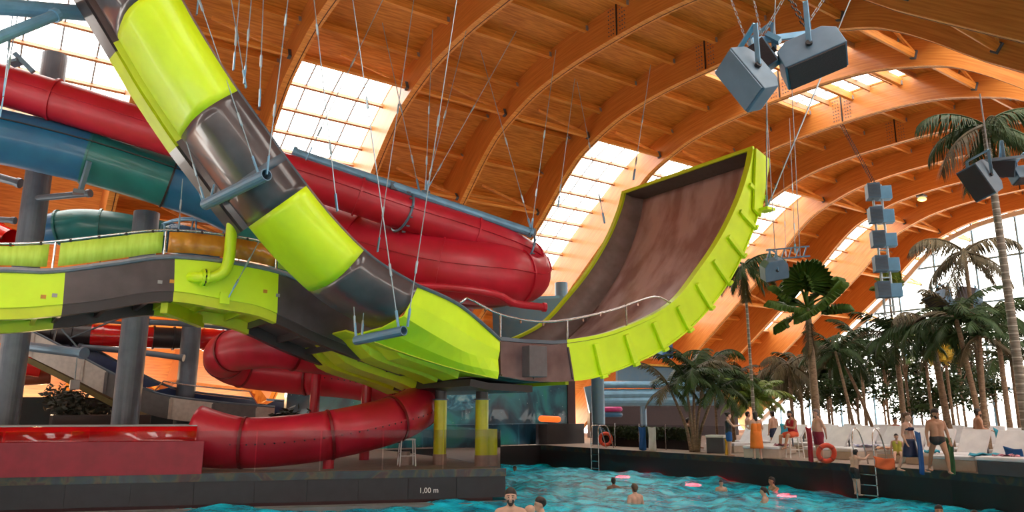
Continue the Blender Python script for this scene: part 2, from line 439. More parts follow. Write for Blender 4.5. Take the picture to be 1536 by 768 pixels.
struct(wallstrip('trim_1', [(x - .02, y) for x, y in edge], -.22, .0, .14, BAND, 0))
pf = plat
struct(wallstrip('trim_2', [(x + .02, y - .05) for x, y in plat[:4]] + [(12.5, 18.36)], -.20, .01, .1, BAND))
struct(wallstrip('wall_platform', plat, -.78, -.20, .14, PANEL))
# vertical joints between the slate panels of the platform wall
m = MB()
for i in range(3):
    a0 = V((*plat[i], 0)); a1 = V((*plat[i + 1], 0)); L_ = (a1 - a0).length; n_ = int(L_ / 1.25); out_ = V(((a1 - a0).y, -(a1 - a0).x, 0)).normalized()
    for j in range(n_): m.bar(a0 + (a1 - a0) * j / n_ + out_ * .075 + V((0, 0, -.21)), a0 + (a1 - a0) * j / n_ + out_ * .075 + V((0, 0, -.77)), .012, .012)
struct(m.build('trim_3', BLACK))
struct(wallstrip('wall_platform_base', [(x * .985, y + .35) for x, y in plat], -2.2, -.76, .1, mat('maroon_base', (.05, .008, .012), .5)))
struct(wallstrip('trim_4', [(x + .05, y - .38) for x, y in plat[:4]], -2.2, -.86, .5, mat('step_tile', (.14, .14, .14), .6, scale=5)))
# depth marking on the slate wall
def text(s_, size, mt, parent, loc, rot, name='lettering', ext=.004):
    cu = bpy.data.curves.new(name, 'FONT'); cu.body = s_; cu.size = size; cu.extrude = ext; cu.align_x = 'CENTER'; cu.align_y = 'CENTER'
    to = bpy.data.objects.new(name, cu); me = bpy.data.meshes.new_from_object(to); bpy.data.objects.remove(to)
    o = bpy.data.objects.new(name, me); COL.objects.link(o); me.materials.append(mt); o.location = loc; o.rotation_euler = rot
    if parent: o.parent = parent; o.location = V(loc) - org(parent)
    return o
pd = V((6.15, 20.93, 0)); pe = V((12.43, 18.32, 0)); dirp = (pe - pd).normalized(); angp = math.atan2(dirp.y, dirp.x); outp = V((dirp.y, -dirp.x, 0))
tl = pd + dirp * ((onz(645, 706, 0) - pd).dot(dirp)) + outp * .085 + V((0, 0, -.55))
mk = text('1,00 m', .2, WHITE, None, tl, (pi / 2, 0, angp), 'depth_marking'); tag(mk, 'white 1,00 m depth marking on the dark platform wall', 'marking')
m = MB(); c = tl + V((0, 0, -.16)); m.add([c - dirp * .3, c + dirp * .22 + V((0, 0, .02)), c + dirp * .22 + V((0, 0, .06)), c + dirp * .05 + V((0, 0, .05))], [(0, 1, 2, 3)])
wv = m.build('wave_symbol', WHITE, mk, solid=.006); wv.parent = None; wv.location = c * 0
bpy.data.objects.remove(wv)
# floor and near wall of the pool
POOLT = mat('pool_tile_floor', (.05, .62, .74), .5, col2=(.03, .45, .58), scale=.8)
pool = [(-9, 27.5), (0, 23.4), (12.6, 18.2), (14.3, 30.2), (22.9, 30.2)] + edge[2:] + [(-2, -4), (-9, 6)]
struct(slab('floor_pool', pool, -2.35, -2.2, POOLT))
struct(wallstrip('wall_near_pool', [(15.5, -6), (-2, -4), (-9, 6), (-9, 27)], -2.2, -.1, .2, DARKW))
m = MB(); m.grid([[V((-17.1, p.y, 0)), V((-17.1, p.y, p.z + 1.3))] for p in PROF]); struct(m.build('wall_rear', mat('rear_wall', (.12, .06, .035), .7), solid=.2))  # unseen end wall, added dark to cut the sky fill from behind
struct(slab('floor_near_deck', [(15.5, -6.2), (-2, -4.1), (-9.1, 6), (-9.1, 27), (-12, 27), (-12, -6.5), (15.5, -6.5)], -.12, 0, STONE))
# water
def inpoly(x, y, poly):
    c = False; j = len(poly) - 1
    for i in range(len(poly)):
        xi, yi = poly[i]; xj, yj = poly[j]
        if (yi > y) != (yj > y) and x < (xj - xi) * (y - yi) / (yj - yi) + xi: c = not c
        j = i
    return c
m = MB(); NX, NY = 230, 250; x0, x1, y0, y1 = -9, 24, -6, 30.3; ids = {}
for i in range(NX):
    for j in range(NY):
        x = x0 + (x1 - x0) * i / (NX - 1); y = y0 + (y1 - y0) * j / (NY - 1)
        if not inpoly(x, y, pool): continue
        h = .05 * sin(x * 1.1 + .4 * y) + .045 * sin(1.7 * y - .6 * x + 1) + .03 * sin(3.1 * x + 2.3 * y) + .028 * sin(4.2 * y - 2.9 * x + 2 * sin(x)) + .012 * sin(9.1 * x + 3 * sin(y * 2)) + .012 * sin(8.3 * y + 2.4 * sin(2.2 * x))
        ids[(i, j)] = len(m.v); m.v.append(V((x, y, WZ + h)))
for (i, j) in ids:
    q = [(i, j), (i + 1, j), (i + 1, j + 1), (i, j + 1)]
    if all(t in ids for t in q): m.face(*[ids[t] for t in q])
wm = bpy.data.materials.new('pool_water'); wm.use_nodes = True; N = wm.node_tree.nodes; L = wm.node_tree.links; b = N['Principled BSDF']
b.inputs['Roughness'].default_value = .06; b.inputs['IOR'].default_value = 1.33
tc = N.new('ShaderNodeTexCoord'); nz = N.new('ShaderNodeTexNoise'); nz.inputs['Scale'].default_value = 1.3; nz.inputs['Detail'].default_value = 6; nz.inputs['Distortion'].default_value = 1
L.new(tc.outputs['Object'], nz.inputs[0]); cr = N.new('ShaderNodeValToRGB')
cr.color_ramp.elements[0].position = .36; cr.color_ramp.elements[0].color = (.0, .20, .34, 1); cr.color_ramp.elements[1].position = .66; cr.color_ramp.elements[1].color = (.01, .72, .95, 1)
L.new(nz.outputs[0], cr.inputs[0]); L.new(cr.outputs[0], b.inputs['Base Color'])
nb = N.new('ShaderNodeTexNoise'); nb.inputs['Scale'].default_value = 7.5; nb.inputs['Detail'].default_value = 5; L.new(tc.outputs['Object'], nb.inputs[0])
bp = N.new('ShaderNodeBump'); bp.inputs['Strength'].default_value = .8; bp.inputs['Distance'].default_value = .09; L.new(nb.outputs[0], bp.inputs['Height']); L.new(bp.outputs[0], b.inputs['Normal'])
tr = N.new('ShaderNodeBsdfTransparent'); tr.inputs[0].default_value = (.6, .95, 1, 1); mx = N.new('ShaderNodeMixShader'); mx.inputs[0].default_value = .14
L.new(b.outputs[0], mx.inputs[1]); L.new(tr.outputs[0], mx.inputs[2]); L.new(mx.outputs[0], N['Material Output'].inputs[0])
tag(m.build('pool_water', wm, smooth=True), 'choppy turquoise water of the wave pool', 'water', kind='stuff')
# mural wall, dark ledge
struct(wallstrip('wall_back_ledge', [(13.9, 30.25), (22.8, 30.25)], -2.2, 0, .12, DARKW))
m = MB(); m.box((18.0, 31.4, 2.6), (15.5, .3, 5.2)); struct(m.build('wall_mural', MURAL))
m = MB(); m.box((25.55, 31.38, 2.6), (.5, .4, 5.2)); struct(m.build('trim_5', mat('maroon_edge', (.05, .008, .01), .4)))
m = MB(); m.box((24.3, 30.6, .5), (3.0, .2, 1.0)); struct(m.build('wall_ledge_end', DARKW))
# white spiral glow painted in the mural: pale ellipse mottled

# ============================================================ THE HALF-PIPE RAFT SLIDE (chute, basin, wall, exit lane)
def lerp_curve(pts, n):                                        # resample a smooth polyline evenly
    q = smooth_path(pts, 10); L_ = [0]
    for i in range(1, len(q)): L_.append(L_[-1] + (q[i] - q[i - 1]).length)
    out = []
    for k in range(n):
        s_ = L_[-1] * k / (n - 1); i = 0
        while i < len(L_) - 2 and L_[i + 1] < s_: i += 1
        t = (s_ - L_[i]) / max(L_[i + 1] - L_[i], 1e-6); out.append(q[i].lerp(q[i + 1], t))
    return out
def xz(pts, b): return [V((a, b, z)) for a, z in pts]
slide = thing('half_pipe_slide', (12.1, 20.2, 0), 'huge lime and grey half-pipe raft slide with a tall curved wall standing over the pool', 'water slide')
BN, BF = 17.0, 24.2
rimC = [(-2.0, 17.6), (.3, 14.0), (1.5, 12.35), (2.54, 10.85), (3.03, 10.14), (3.86, 9.06), (4.7, 8.09), (5.31, 7.38), (6.46, 6.2), (7.56, 5.35), (8.8, 4.79)]
RC = lerp_curve(xz(rimC, BN), 90)
CW = 1.36
def chute_row(i, dz=0):
    p = RC[i]; t = (RC[min(i + 1, len(RC) - 1)] - RC[max(i - 1, 0)]).normalized(); n = V((t.z, 0, -t.x))   # down-left
    if n.z > 0: n = -n
    row = []
    for k in range(15):
        th = pi * k / 14; cx = cos(th); sx = sin(th)
        bb = BN + CW - CW * math.copysign(abs(cx) ** .62, cx); dd = (.96) * sx ** .72
        row.append(V((p.x, bb, p.z)) + n * dd)
    return row, n, t
def seg_by_a(a0, a1): 
    ix = lambda a: min([i for i, p in enumerate(RC) if p.x >= a] + [len(RC) - 1])
    return list(range(ix(a0), ix(a1) + 1))
csec = [(-2.1, -.1, LIME), (-.1, 2.35, GREY), (2.35, 3.87, LIME), (3.87, 5.62, GREY), (5.62, 7.2, LIME), (7.2, 8.9, GREY)]
for a0, a1, mt in csec:
    ii = seg_by_a(a0, a1); m = MB(); m.grid([chute_row(i)[0] for i in ii]); s_ = m.build('chute_section', mt, slide, smooth=True, solid=.07, offset=1)
    m = MB(); m.tube([RC[i] + V((0, -.02, .03)) for i in ii], .05, 6); m.build('rim_rail', STEELD if mt is GREY else mat('rim_brown', (.20, .13, .12), .4), s_)
    # flanged gutter channel running beside the chute on its far side
    if a1 < 6:
        m = MB(); rows = []
        for i in ii:
            r, n, t = chute_row(i); p = RC[i]; rows.append([V((p.x, 20.1, p.z)) + n * .45, V((p.x, 20.1, p.z)) + n * .88, V((p.x, 20.5, p.z)) + n * .98, V((p.x, 20.6, p.z)) + n * .5])
        m.grid(rows); m.build('gutter_section', LIMEIN if mt is LIME else mt, slide, solid=.05)
        m = MB()
        rows = []
        for i in ii:
            r, n, t = chute_row(i); p = RC[i]; rows.append([V((p.x, 19.35, p.z)) + n * .86, V((p.x, 19.42, p.z)) + n * 1.04]); 
        m.grid(rows); m.build('bottom_flange', LIMEIN if mt is LIME else mt, slide, solid=.06)
# circumferential steel strap near the yoke
ii = [i for i in seg_by_a(5.0, 5.3)]; m = MB(); m.grid([[q + V((0, 0, 0)) for q in chute_row(i)[0]] for i in ii[:2]])
m.build('strap', STEELD, slide, smooth=True, solid=.09, offset=1)
# flared near side wall where the chute meets the basin
rimB = [(8.8, 4.79), (10.1, 4.37), (11.41, 3.52)]
RB = lerp_curve(xz(rimB, BN), 14); r0, n0, t0 = chute_row(len(RC) - 1)
LB = lerp_curve([V((7.9, 18.55, 3.62)), V((9.0, 18.2, 3.2)), V((10.3, 17.5, 2.75)), V((11.35, 17.0, 2.5))], 14)
MBm = lerp_curve([V((8.5, 17.1, 4.0)), V((9.5, 17.15, 3.55)), V((10.4, 17.05, 3.15)), V((11.35, 17.0, 3.0))], 14)
m = MB(); m.grid([[RB[i], RB[i].lerp(MBm[i], .55) + V((0, -.05, 0)), MBm[i], MBm[i].lerp(LB[i], .5) + V((0, -.05, -.08)), LB[i]] for i in range(14)])
m.build('flared_side_wall', LIME, slide, smooth=False, solid=.05, offset=-1)
m = MB(); m.tube([p + V((0, -.02, .03)) for p in RB], .05, 6); m.build('rim_rail', STEELD, slide)
# basin + wall: rim and floor curves
R1 = [(11.41, 3.52), (12.5, 3.5), (13.8, 3.57), (15.8, 4.0), (18.2, 5.0), (19.8, 6.4), (21.1, 7.8), (22.2, 9.35), (22.9, 10.7), (23.2, 11.53)]
F1 = [(11.42, 2.58), (12.32, 2.48), (13.75, 2.49), (15.2, 2.72), (17.6, 3.55), (19.6, 4.75), (21.3, 6.3), (22.7, 8.2), (23.55, 9.9), (23.95, 11.25)]
NN = 60
RW = lerp_curve(xz(R1, 0), NN); FW = lerp_curve(xz(F1, 0), NN)
def rung(i, b, t): q = RW[i].lerp(FW[i], t); return V((q.x, b, q.z))
iy = [i for i in range(NN) if RW[i].x >= 13.75][0]
for nm, i0, i1, mt in (('basin_side_panel', 0, iy, MAUVE), ('wall_side_panel', iy, NN - 1, LIME)):
    m = MB(); m.grid([[rung(i, BN, 0), rung(i, BN, .35), rung(i, BN, 1)] for i in range(i0, i1 + 1)]); m.build(nm, mt, slide, solid=.06, offset=0)
    m = MB(); m.grid([[rung(i, BN - .06, -.06), rung(i, BN + .20, -.06)] for i in range(i0, i1 + 1)]); m.build('rim_flange', mt if mt is LIME else STEELD, slide, solid=.1)
    m = MB(); m.grid([[rung(i, BN - .10, 1), rung(i, BN + .1, 1)] for i in range(i0, i1 + 1)]); m.build('lower_flange', mt, slide, solid=.05)
# moulded ribs on the near side panel
i = iy + 4
while i < NN - 3:
    p, q = rung(i, BN - .09, .12), rung(i, BN - .11, 1.0); m = MB(); m.bar(p, q, .12, .17); m.bar(q + V((0, -.03, 0)), q + (q - p).normalized() * .1 + V((0, -.03, 0)), .16, .22); m.build('rib', LIME, slide, bevel=.02); i += 5
m = MB(); p, q = rung(6, BN - .22, .15), rung(6, BN - .22, .95)
m.box((12.45, BN - .2, 2.98), (.62, .36, .86)); m.build('junction_box', mat('box_grey', (.10, .085, .09), .5), slide, bevel=.02)
for ia in (4, 9): m = MB(); m.bar(rung(ia, BN - .05, .1), rung(ia, BN - .05, .98), .05, .05); m.build('panel_seam', GREY, slide)
# inner near face, riding surface, far side wall (inner face) and far outer face
m = MB(); m.grid([[rung(i, BN + .14, .0), rung(i, BN + .2, .9)] for i in range(NN)]); m.build('inner_near_face', MAUVE, slide, solid=.03)
m = MB(); nb_ = 10; m.grid([[rung(i, BN + .15 + (BF - BN - .3) * k / nb_, .93) for k in range(nb_ + 1)] for i in range(NN)]); m.build('riding_surface', WETM, slide, smooth=True, solid=.05)
m = MB(); m.grid([[rung(i, BF - .55, .93), rung(i, BF - .18, .45), rung(i, BF - .08, 0)] for i in range(NN)]); m.build('inner_far_face', mat('pale_grey_inner', (.27, .22, .21), .35, col2=(.2, .16, .15), scale=2), slide, smooth=True, solid=.03)
m = MB(); m.grid([[rung(i, BF - .1, -.06), rung(i, BF + .14, -.06)] for i in range(0, NN)]); m.build('rim_flange', LIME, slide, solid=.1)
m = MB(); m.grid([[rung(i, BF, 0), rung(i, BF, 1)] for i in range(NN)]); m.build('far_side_panel', LIME, slide, solid=.05)
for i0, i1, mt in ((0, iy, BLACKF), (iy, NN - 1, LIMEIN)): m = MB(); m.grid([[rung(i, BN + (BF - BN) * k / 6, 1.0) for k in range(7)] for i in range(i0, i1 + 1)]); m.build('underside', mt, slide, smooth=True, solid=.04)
# transverse ribs under the wall
for i in range(iy, NN, 6):
    m = MB(); m.bar(rung(i, BN + .25, 1.05), rung(i, BF - .2, 1.05), .12, .14); m.build('cross_rib', LIMEIN, slide)
# head board closing the lip
e = NN - 1; up = V((-.55, 0, .35))
m = MB(); m.grid([[rung(e, BN, 1.0), rung(e, BN, 0)], [rung(e, BF, 1.0), rung(e, BF, 0)]]); m.build('head_board', mat('head_board_grey', (.075, .06, .055), .6), slide, solid=.06)
m = MB(); m.bar(rung(e, BN - .05, -.06) + V((0, 0, .05)), rung(e, BF + .12, -.06) + V((0, 0, .05)), .12, .14); m.build('lip_edge', LIME, slide, bevel=.02)
m = MB(); m.bar(rung(e, BN, 1.03), rung(e, BF, 1.03), .12, .14); m.build('lip_edge', LIME, slide)
# corner return on the near top corner and the little hanger step
m = MB(); q = rung(e, BN - .12, .55); m.add([rung(e, BN - .12, -.05), rung(e, BN - .12, 1.05), rung(e - 9, BN - .12, 1.1), rung(e - 9, BN - .12, .65)], [(0, 1, 2, 3)]); m.build('corner_gusset', LIME, slide, solid=.1)
q = rung(e - 8, BN - .3, 1.1); m = MB(); m.box(q, (.5, .5, .12)); m.build('hanger_step', LIME, slide, bevel=.02)
# basin floor between the lanes
def flz(a): 
    pts = [(6.0, 4.4), (7.5, 3.95), (8.0, 3.78), (9.2, 3.25), (10.6, 2.88), (11.42, 2.58), (14, 2.5)]
    if a <= pts[0][0]: return pts[0][1]
    for (x0_, z0_), (x1_, z1_) in zip(pts, pts[1:]):
        if a <= x1_: return z0_ + (z1_ - z0_) * (a - x0_) / (x1_ - x0_)
    return pts[-1][1]
m = MB(); m.grid([[LB[i]] + [V((max(LB[i].x, 8.0 + .25 * i), LB[i].y + (BF - LB[i].y) * k / 5, flz(LB[i].x) + .02)) for k in range(1, 6)] for i in range(14)]); m.build('basin_floor', LIMEIN, slide, solid=.05)
# exit lane
EN, EF = 20.7, 24.2
ER = [(-9, 3.9), (-5, 4.2), (-3, 4.55), (-.13, 4.81), (.92, 4.90), (2.16, 5.22), (3.36, 5.54), (4.68, 5.6), (6.22, 5.48), (7.49, 5.12), (8.53, 4.76), (10.4, 4.3)]
EL = [(-9, 3.05), (-5, 3.35), (-3, 3.7), (-.02, 3.95), (.94, 4.09), (1.96, 4.30), (3.44, 4.67), (5.02, 4.56), (6.01, 4.42), (7.57, 3.82), (8.59, 3.49), (10.4, 2.95)]
NE = 80; ERc = lerp_curve(xz(ER, EN), NE); ELc = lerp_curve(xz(EL, EN), NE)
esec = [(-9.1, -3.4, GREY), (-3.4, .93, LIME), (.93, 3.38, GREY), (3.38, 6.1, LIME), (6.1, 10.5, GREY)]
for a0, a1, mt in esec:
    ix = lambda a: min([i for i in range(NE) if ERc[i].x >= a] + [NE - 1])
    ii = list(range(ix(a0), ix(a1) + 1))
    m = MB(); m.grid([[ERc[i], V((ELc[i].x, EN, ELc[i].z))] for i in ii]); s_ = m.build('exit_side_panel', mt, slide, solid=.07)
    m = MB(); m.grid([[V((ERc[i].x, EF, ERc[i].z)), V((ELc[i].x, EF, ELc[i].z))] for i in ii]); m.build('exit_far_panel', mt, slide, solid=.06)
    m = MB(); m.grid([[V((ELc[i].x, EN + (EF - EN) * k / 4, ELc[i].z + .02)) for k in range(5)] for i in ii]); m.build('exit_floor', GREY if mt is GREY else LIMEIN, slide, solid=.06)
    m = MB(); m.tube([p + V((0, -.05, .02)) for p in [ERc[i] for i in ii]], .07, 8); m.build('exit_rim_rail', mat('rail_grey', (.22, .22, .26), .35, .3), s_)
    # stepped underside: two deeper longitudinal keels and cross ribs
    for bb, dz in ((20.72, .26), (23.4, .34)):
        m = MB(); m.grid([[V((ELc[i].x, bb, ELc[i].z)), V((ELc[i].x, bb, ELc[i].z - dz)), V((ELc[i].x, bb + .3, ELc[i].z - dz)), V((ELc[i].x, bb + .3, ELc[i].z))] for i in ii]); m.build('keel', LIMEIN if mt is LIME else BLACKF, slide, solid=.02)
    for i in ii[::4]:
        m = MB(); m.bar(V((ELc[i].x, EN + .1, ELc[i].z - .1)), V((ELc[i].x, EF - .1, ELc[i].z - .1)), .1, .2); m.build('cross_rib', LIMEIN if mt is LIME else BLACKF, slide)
# little inspection stickers
for px, py, mt in ((65, 445, ORANGEF), (82, 443, LGREY), (240, 423, LGREY), (258, 422, ORANGEF), (398, 437, ORANGEF), (417, 443, LGREY)):
    p = onb(px, py, EN - .05); m = MB(); m.box(p, (.11, .015, .09)); m.build('sticker', mt, slide)
# bolted lime bracket under the exit lane with a mounting plate
p0 = onb(255, 478, EN + .3); p1 = onb(345, 462, EN + .3)
m = MB(); m.bar(V((3.5, 21.0, 4.3)), V((5.0, 23.6, 4.25)), .18, .34); m.build('support_bracket', LIMEIN, slide)
m = MB(); c = onb(337, 447, EN - .12); m.box(c, (.26, .06, .32)); m.build('hanger_plate', LIME, slide, bevel=.01)
# longitudinal fins under the basin
for bb, a0, a1, dz in ((18.9, 8.6, 11.0, .3), (20.3, 8.2, 11.1, .32), (21.9, 8.0, 11.2, .34), (23.5, 8.0, 11.4, .34)):
    n_ = 12; rows = []
    for i in range(n_ + 1):
        a = a0 + (a1 - a0) * i / n_; z = flz(a) + .12 if bb < 21 else flz(a); tp = min(1, i / 3, 1) * dz
        rows.append([V((a, bb - .5, z)), V((a, bb - .35, z - tp)), V((a, bb + .5, z - tp - .03)), V((a, bb + .6, z))])
    m = MB(); m.grid(rows); m.build('floor_fin', LIMEIN, slide, solid=.04)
m = MB(); m.grid([[V((a, b, flz(a) - .24)) for b in (18.2, 20, 22, 24.1)] for a in (11.2, 11.8, 12.6, 13.4)]); m.build('column_head_plate', BLACKF, slide, solid=.2)
# the two columns carrying the basin
for (x, y, lb) in ((11.73, 20.82, 1), (12.49, 19.59, 2)):
    m = MB(); m.cyl((x, y, .32), (x, y, 1.98), .2, seg=24); c = m.build('column', mat('yellow_column', (.62, .60, .012), .35, col2=(.5, .47, .01), scale=2), slide, smooth=False)
    m = MB(); m.cyl((x, y, 0), (x, y, .32), .215, seg=24); m.build('column_foot', mat('concrete_foot', (.35, .22, .17), .7, bump=.1), c)
    m = MB(); m.cyl((x, y, 1.98), (x, y, 2.5), .19, seg=24); m.build('column_collar', BLACKF, c)
    m = MB(); m.cyl((x, y, 1.96), (x, y, 2.0), .25, seg=24); m.build('collar_flange', STEELD, c)
# water feed pipe
c0 = onb(348, 305, 20.0); pts = [onb(352, 300, 20.3), onb(347, 350, 20.35), onb(343, 390, 20.35), onb(335, 408, 20.35), onb(318, 416, 20.4), onb(300, 416, 20.5), onb(285, 416, 20.75)]
m = MB(); m.tube(smooth_path(pts, 5), .15, 14); s_ = m.build('feed_pipe', LIME, slide, smooth=True)
for px in (304, 310): q = onb(px, 416, 20.45); m = MB(); m.tube([q + V((-.03, 0, 0)), q + V((.03, 0, 0))], .23, 16); m.build('pipe_flange', LIME, s_)
m = MB()
for k in range(8): m.ball(onb(307, 416, 20.45) + V((0, sin(k * pi / 4) * .2, cos(k * pi / 4) * .2)), .03, 6, 4, (2.6, 1, 1))
m.build('flange_bolt', BLACK, s_)
# guard rail with glass round the basin
Rr = [(10.11, 4.46), (10.35, 4.62), (11.3, 4.28), (12.56, 4.14), (13.79, 4.26), (15.66, 4.71), (16.97, 5.16), (17.7, 5.3), (18.3, 5.1)]
RRc = lerp_curve(xz(Rr, BN), 30); m = MB(); m.tube(RRc, .035, 8); gr = m.build('guard_rail', CHROME, slide, smooth=True)
def rimz(a, C=[p for p in RB] + [V((p.x, 0, p.z)) for p in RW]):
    for i in range(len(C) - 1):
        if C[i].x <= a <= C[i + 1].x and C[i + 1].x > C[i].x: return C[i].z + (C[i + 1].z - C[i].z) * (a - C[i].x) / (C[i + 1].x - C[i].x)
    return C[-1].z
m = MB(); m.grid([[p + V((0, 0, -.04)), V((p.x, BN, rimz(p.x) + .04))] for p in RRc[3:28]]); m.build('glass_panel', RGLASS, gr)
for a in (11.42, 13.8, 16.2): 
    zt_ = min(RRc, key=lambda p: abs(p.x - a)).z; m = MB(); m.cyl((a, BN, rimz(a) - .02), (a, BN, zt_), .03, seg=8); m.build('post', CHROME, gr)
for a in (10.9, 12.1, 12.9, 14.4, 15.1, 16.7): 
    zt_ = min(RRc, key=lambda p: abs(p.x - a)).z; m = MB(); m.box((a, BN - .02, zt_ - .08), (.05, .03, .08)); m.build('glass_clamp', CHROME, gr)
# inner divider glass (seen through the guard)
m = MB(); m.tube([V((12.0, 20.5, 3.7)), V((12.6, 20.5, 4.35)), V((13.4, 20.5, 4.3)), V((14.0, 20.5, 3.75))], .03, 8); m.build('divider_rail', CHROME, slide)
# fabric guard on the exit lane
Gt = [(-9, 4.55), (-5, 4.9), (-3, 5.15), (-.2, 5.45), (.84, 5.64), (2.09, 5.98), (3.3, 6.28), (4.62, 6.36), (6.16, 6.26), (7.3, 5.95), (8.3, 5.6)]
Gc = lerp_curve(xz(Gt, EN), 70)
def ez(a, C):
    for i in range(len(C) - 1):
        if C[i].x <= a <= C[i + 1].x: return C[i].z + (C[i + 1].z - C[i].z) * (a - C[i].x) / (C[i + 1].x - C[i].x)
    return C[-1].z
fence = thing('lane_guard', (3, EN, 0), 'guard rail hung with lime and orange banner panels along the slide exit lane', 'guard rail')
m = MB(); m.tube([p for p in Gc], .03, 8); m.build('top_rail', CHROME, fence, smooth=True)
for a0, a1, mt in ((-8.8, -3.3, ORANGEF), (-3.2, .78, LIMEF), (1.0, 3.26, LIMEF), (3.4, 5.0, ORANGEF), (5.0, 6.2, ORANGEF), (6.3, 8.2, LIMEF)):
    m = MB(); n_ = 16
    m.grid([[V((a0 + (a1 - a0) * i / n_, EN - .03 + .012 * sin(i * 2.1), ez(a0 + (a1 - a0) * i / n_, Gc) - .06)), V((a0 + (a1 - a0) * i / n_, EN - .02 + .02 * sin(i * 1.7 + 1), ez(a0 + (a1 - a0) * i / n_, ERc) + .13))] for i in range(n_ + 1)])
    m.build('banner_panel', mt, fence, smooth=True, solid=.012)
for a in (-5, -3.25, .9, 3.33, 6.25): m = MB(); m.cyl((a, EN, ez(a, ERc)), (a, EN, ez(a, Gc)), .025, seg=8); m.build('post', CHROME, fence)
for k in range(18):
    a = -3 + k * .6; m = MB(); m.box((a, EN - .04, ez(a, Gc) - .03), (.05, .03, .07)); m.build('hook', BLACK, fence)

# ============================================================ TUBE SLIDES BEHIND
def tube_slide(name, label, pts, r, cols, base, n=8, rings=True, seam=True, cat='water slide', every=None, ringmat=None):
    """pts: list of world points; cols: materials per section; r: radius or list per control point"""
    root = thing(name, base, label, cat)
    q = smooth_path(pts, n); rr = [r] * len(pts) if not isinstance(r, list) else r
    R_ = [v.x for v in smooth_path([V((x, 0, 0)) for x in rr], n)]
    ns = len(cols); N_ = len(q) - 1
    for k in range(ns):
        i0 = round(N_ * k / ns); i1 = round(N_ * (k + 1) / ns)
        m = MB(); m.tube(q[i0:i1 + 1], R_[i0:i1 + 1], 28, caps=False); m.build('tube_section', cols[k], root, smooth=True)
        if rings and k > 0:
            t = (q[i0 + 1] - q[i0 - 1]).normalized(); m = MB(); m.tube([q[i0] - t * .035, q[i0] + t * .035], [R_[i0] + .06] * 2, 28); m.build('flange_ring', ringmat or cols[k], root)
    if seam:
        for sgn in (-1, 1):
            rows = []
            for i, p in enumerate(q):
                t = (q[min(i + 1, len(q) - 1)] - q[max(i - 1, 0)]).normalized(); s_ = t.cross(V((0, 0, 1))).normalized() * sgn
                rows.append([p + s_ * (R_[i] - .01) + V((0, 0, .03)), p + s_ * (R_[i] + .05) + V((0, 0, .03))])
            m = MB(); m.grid(rows); m.build('seam_flange', ringmat or cols[0], root, solid=.03)
    return root
up_pts = [P(-160, 92, 20.8), P(0, 127, 22.3), P(165, 176, 23.2), P(330, 228, 24.0), P(470, 272, 24.7), P(600, 316, 25.6), P(710, 350, 26.6), P(770, 374, 27.4), P(800, 398, 29.0), P(770, 400, 31)]
t1 = tube_slide('red_tube_slide', 'upper matte red tube slide descending right under the pale blue pipe', up_pts, .63, [RED] * 6, P(600, 620, 30) * 1, 8)
lo_pts = [P(800, 388, 28.6), P(790, 415, 27.6), P(745, 412, 26.6), P(660, 402, 26.2), P(570, 378, 26.5), P(500, 352, 27), P(420, 320, 28)]
t2 = tube_slide('red_bowl_slide', 'wide red lower slide body curving back left beneath the upper red tube', lo_pts, [.55, .9, 1.12, 1.15, 1.15, 1.1, 1.0], [RED] * 4, P(640, 640, 30), 8, ringmat=RED)
lo2 = [P(790, 440, 28.4), P(740, 438, 27.4), P(680, 432, 26.8), P(610, 425, 27.2), P(550, 415, 28)]
t3 = tube_slide('red_runout_slide', 'dark red slide segment tucked lowest under the wide red bowl', lo2, [.3, .6, .75, .75, .7], [REDD] * 2, P(700, 640, 30), 8)
# blue / green tube
bl = [P(-160, 178, 20.8), P(0, 205, 22.3), P(130, 236, 23.4), P(253, 274, 24.5), P(330, 304, 25.3), P(400, 345, 26), P(450, 400, 26.6)]
root = thing('blue_green_tube_slide', P(130, 640, 26), 'large blue and green banded tube slide below the upper red tube', 'water slide')
q = smooth_path(bl, 10); secs = [(0, 20, BLUE), (20, 30, TEAL), (30, 45, BLUE), (45, 60, TEAL)]
for i0, i1, mt in secs:
    m = MB(); m.tube(q[i0:i1 + 1], .83, 30, caps=False); m.build('tube_section', mt, root, smooth=True)
    t = (q[i0 + 1] - q[i0]).normalized(); m = MB(); m.tube([q[i0] - t * .03, q[i0] + t * .03], .87, 30); m.build('flange_ring', BLACKF if mt is BLUE else mt, root)
rows = []
for i, p in enumerate(q):
    t = (q[min(i + 1, len(q) - 1)] - q[max(i - 1, 0)]).normalized(); s_ = -t.cross(V((0, 0, 1))).normalized()
    s_ = s_ if s_.dot(EYE - p) > 0 else -s_; rows.append([p + s_ * .775 + V((0, 0, .31)), p + s_ * .83 + V((0, 0, .31))])
m = MB(); m.grid(rows); m.build('seam_flange', BLACKF, root, solid=.03)
# teal flume under it
tl_ = [P(40, 352, 27), P(90, 342, 27.2), P(150, 340, 27.5), P(250, 356, 28.5), P(330, 372, 29.5)]
tube_slide('teal_flume', 'teal flume with a rounded end partly hidden behind the lime banners', tl_, [.35, .62, .62, .6, .55], [BLUE, TEAL, TEAL, BLUE], P(150, 650, 28), 8, seam=False)
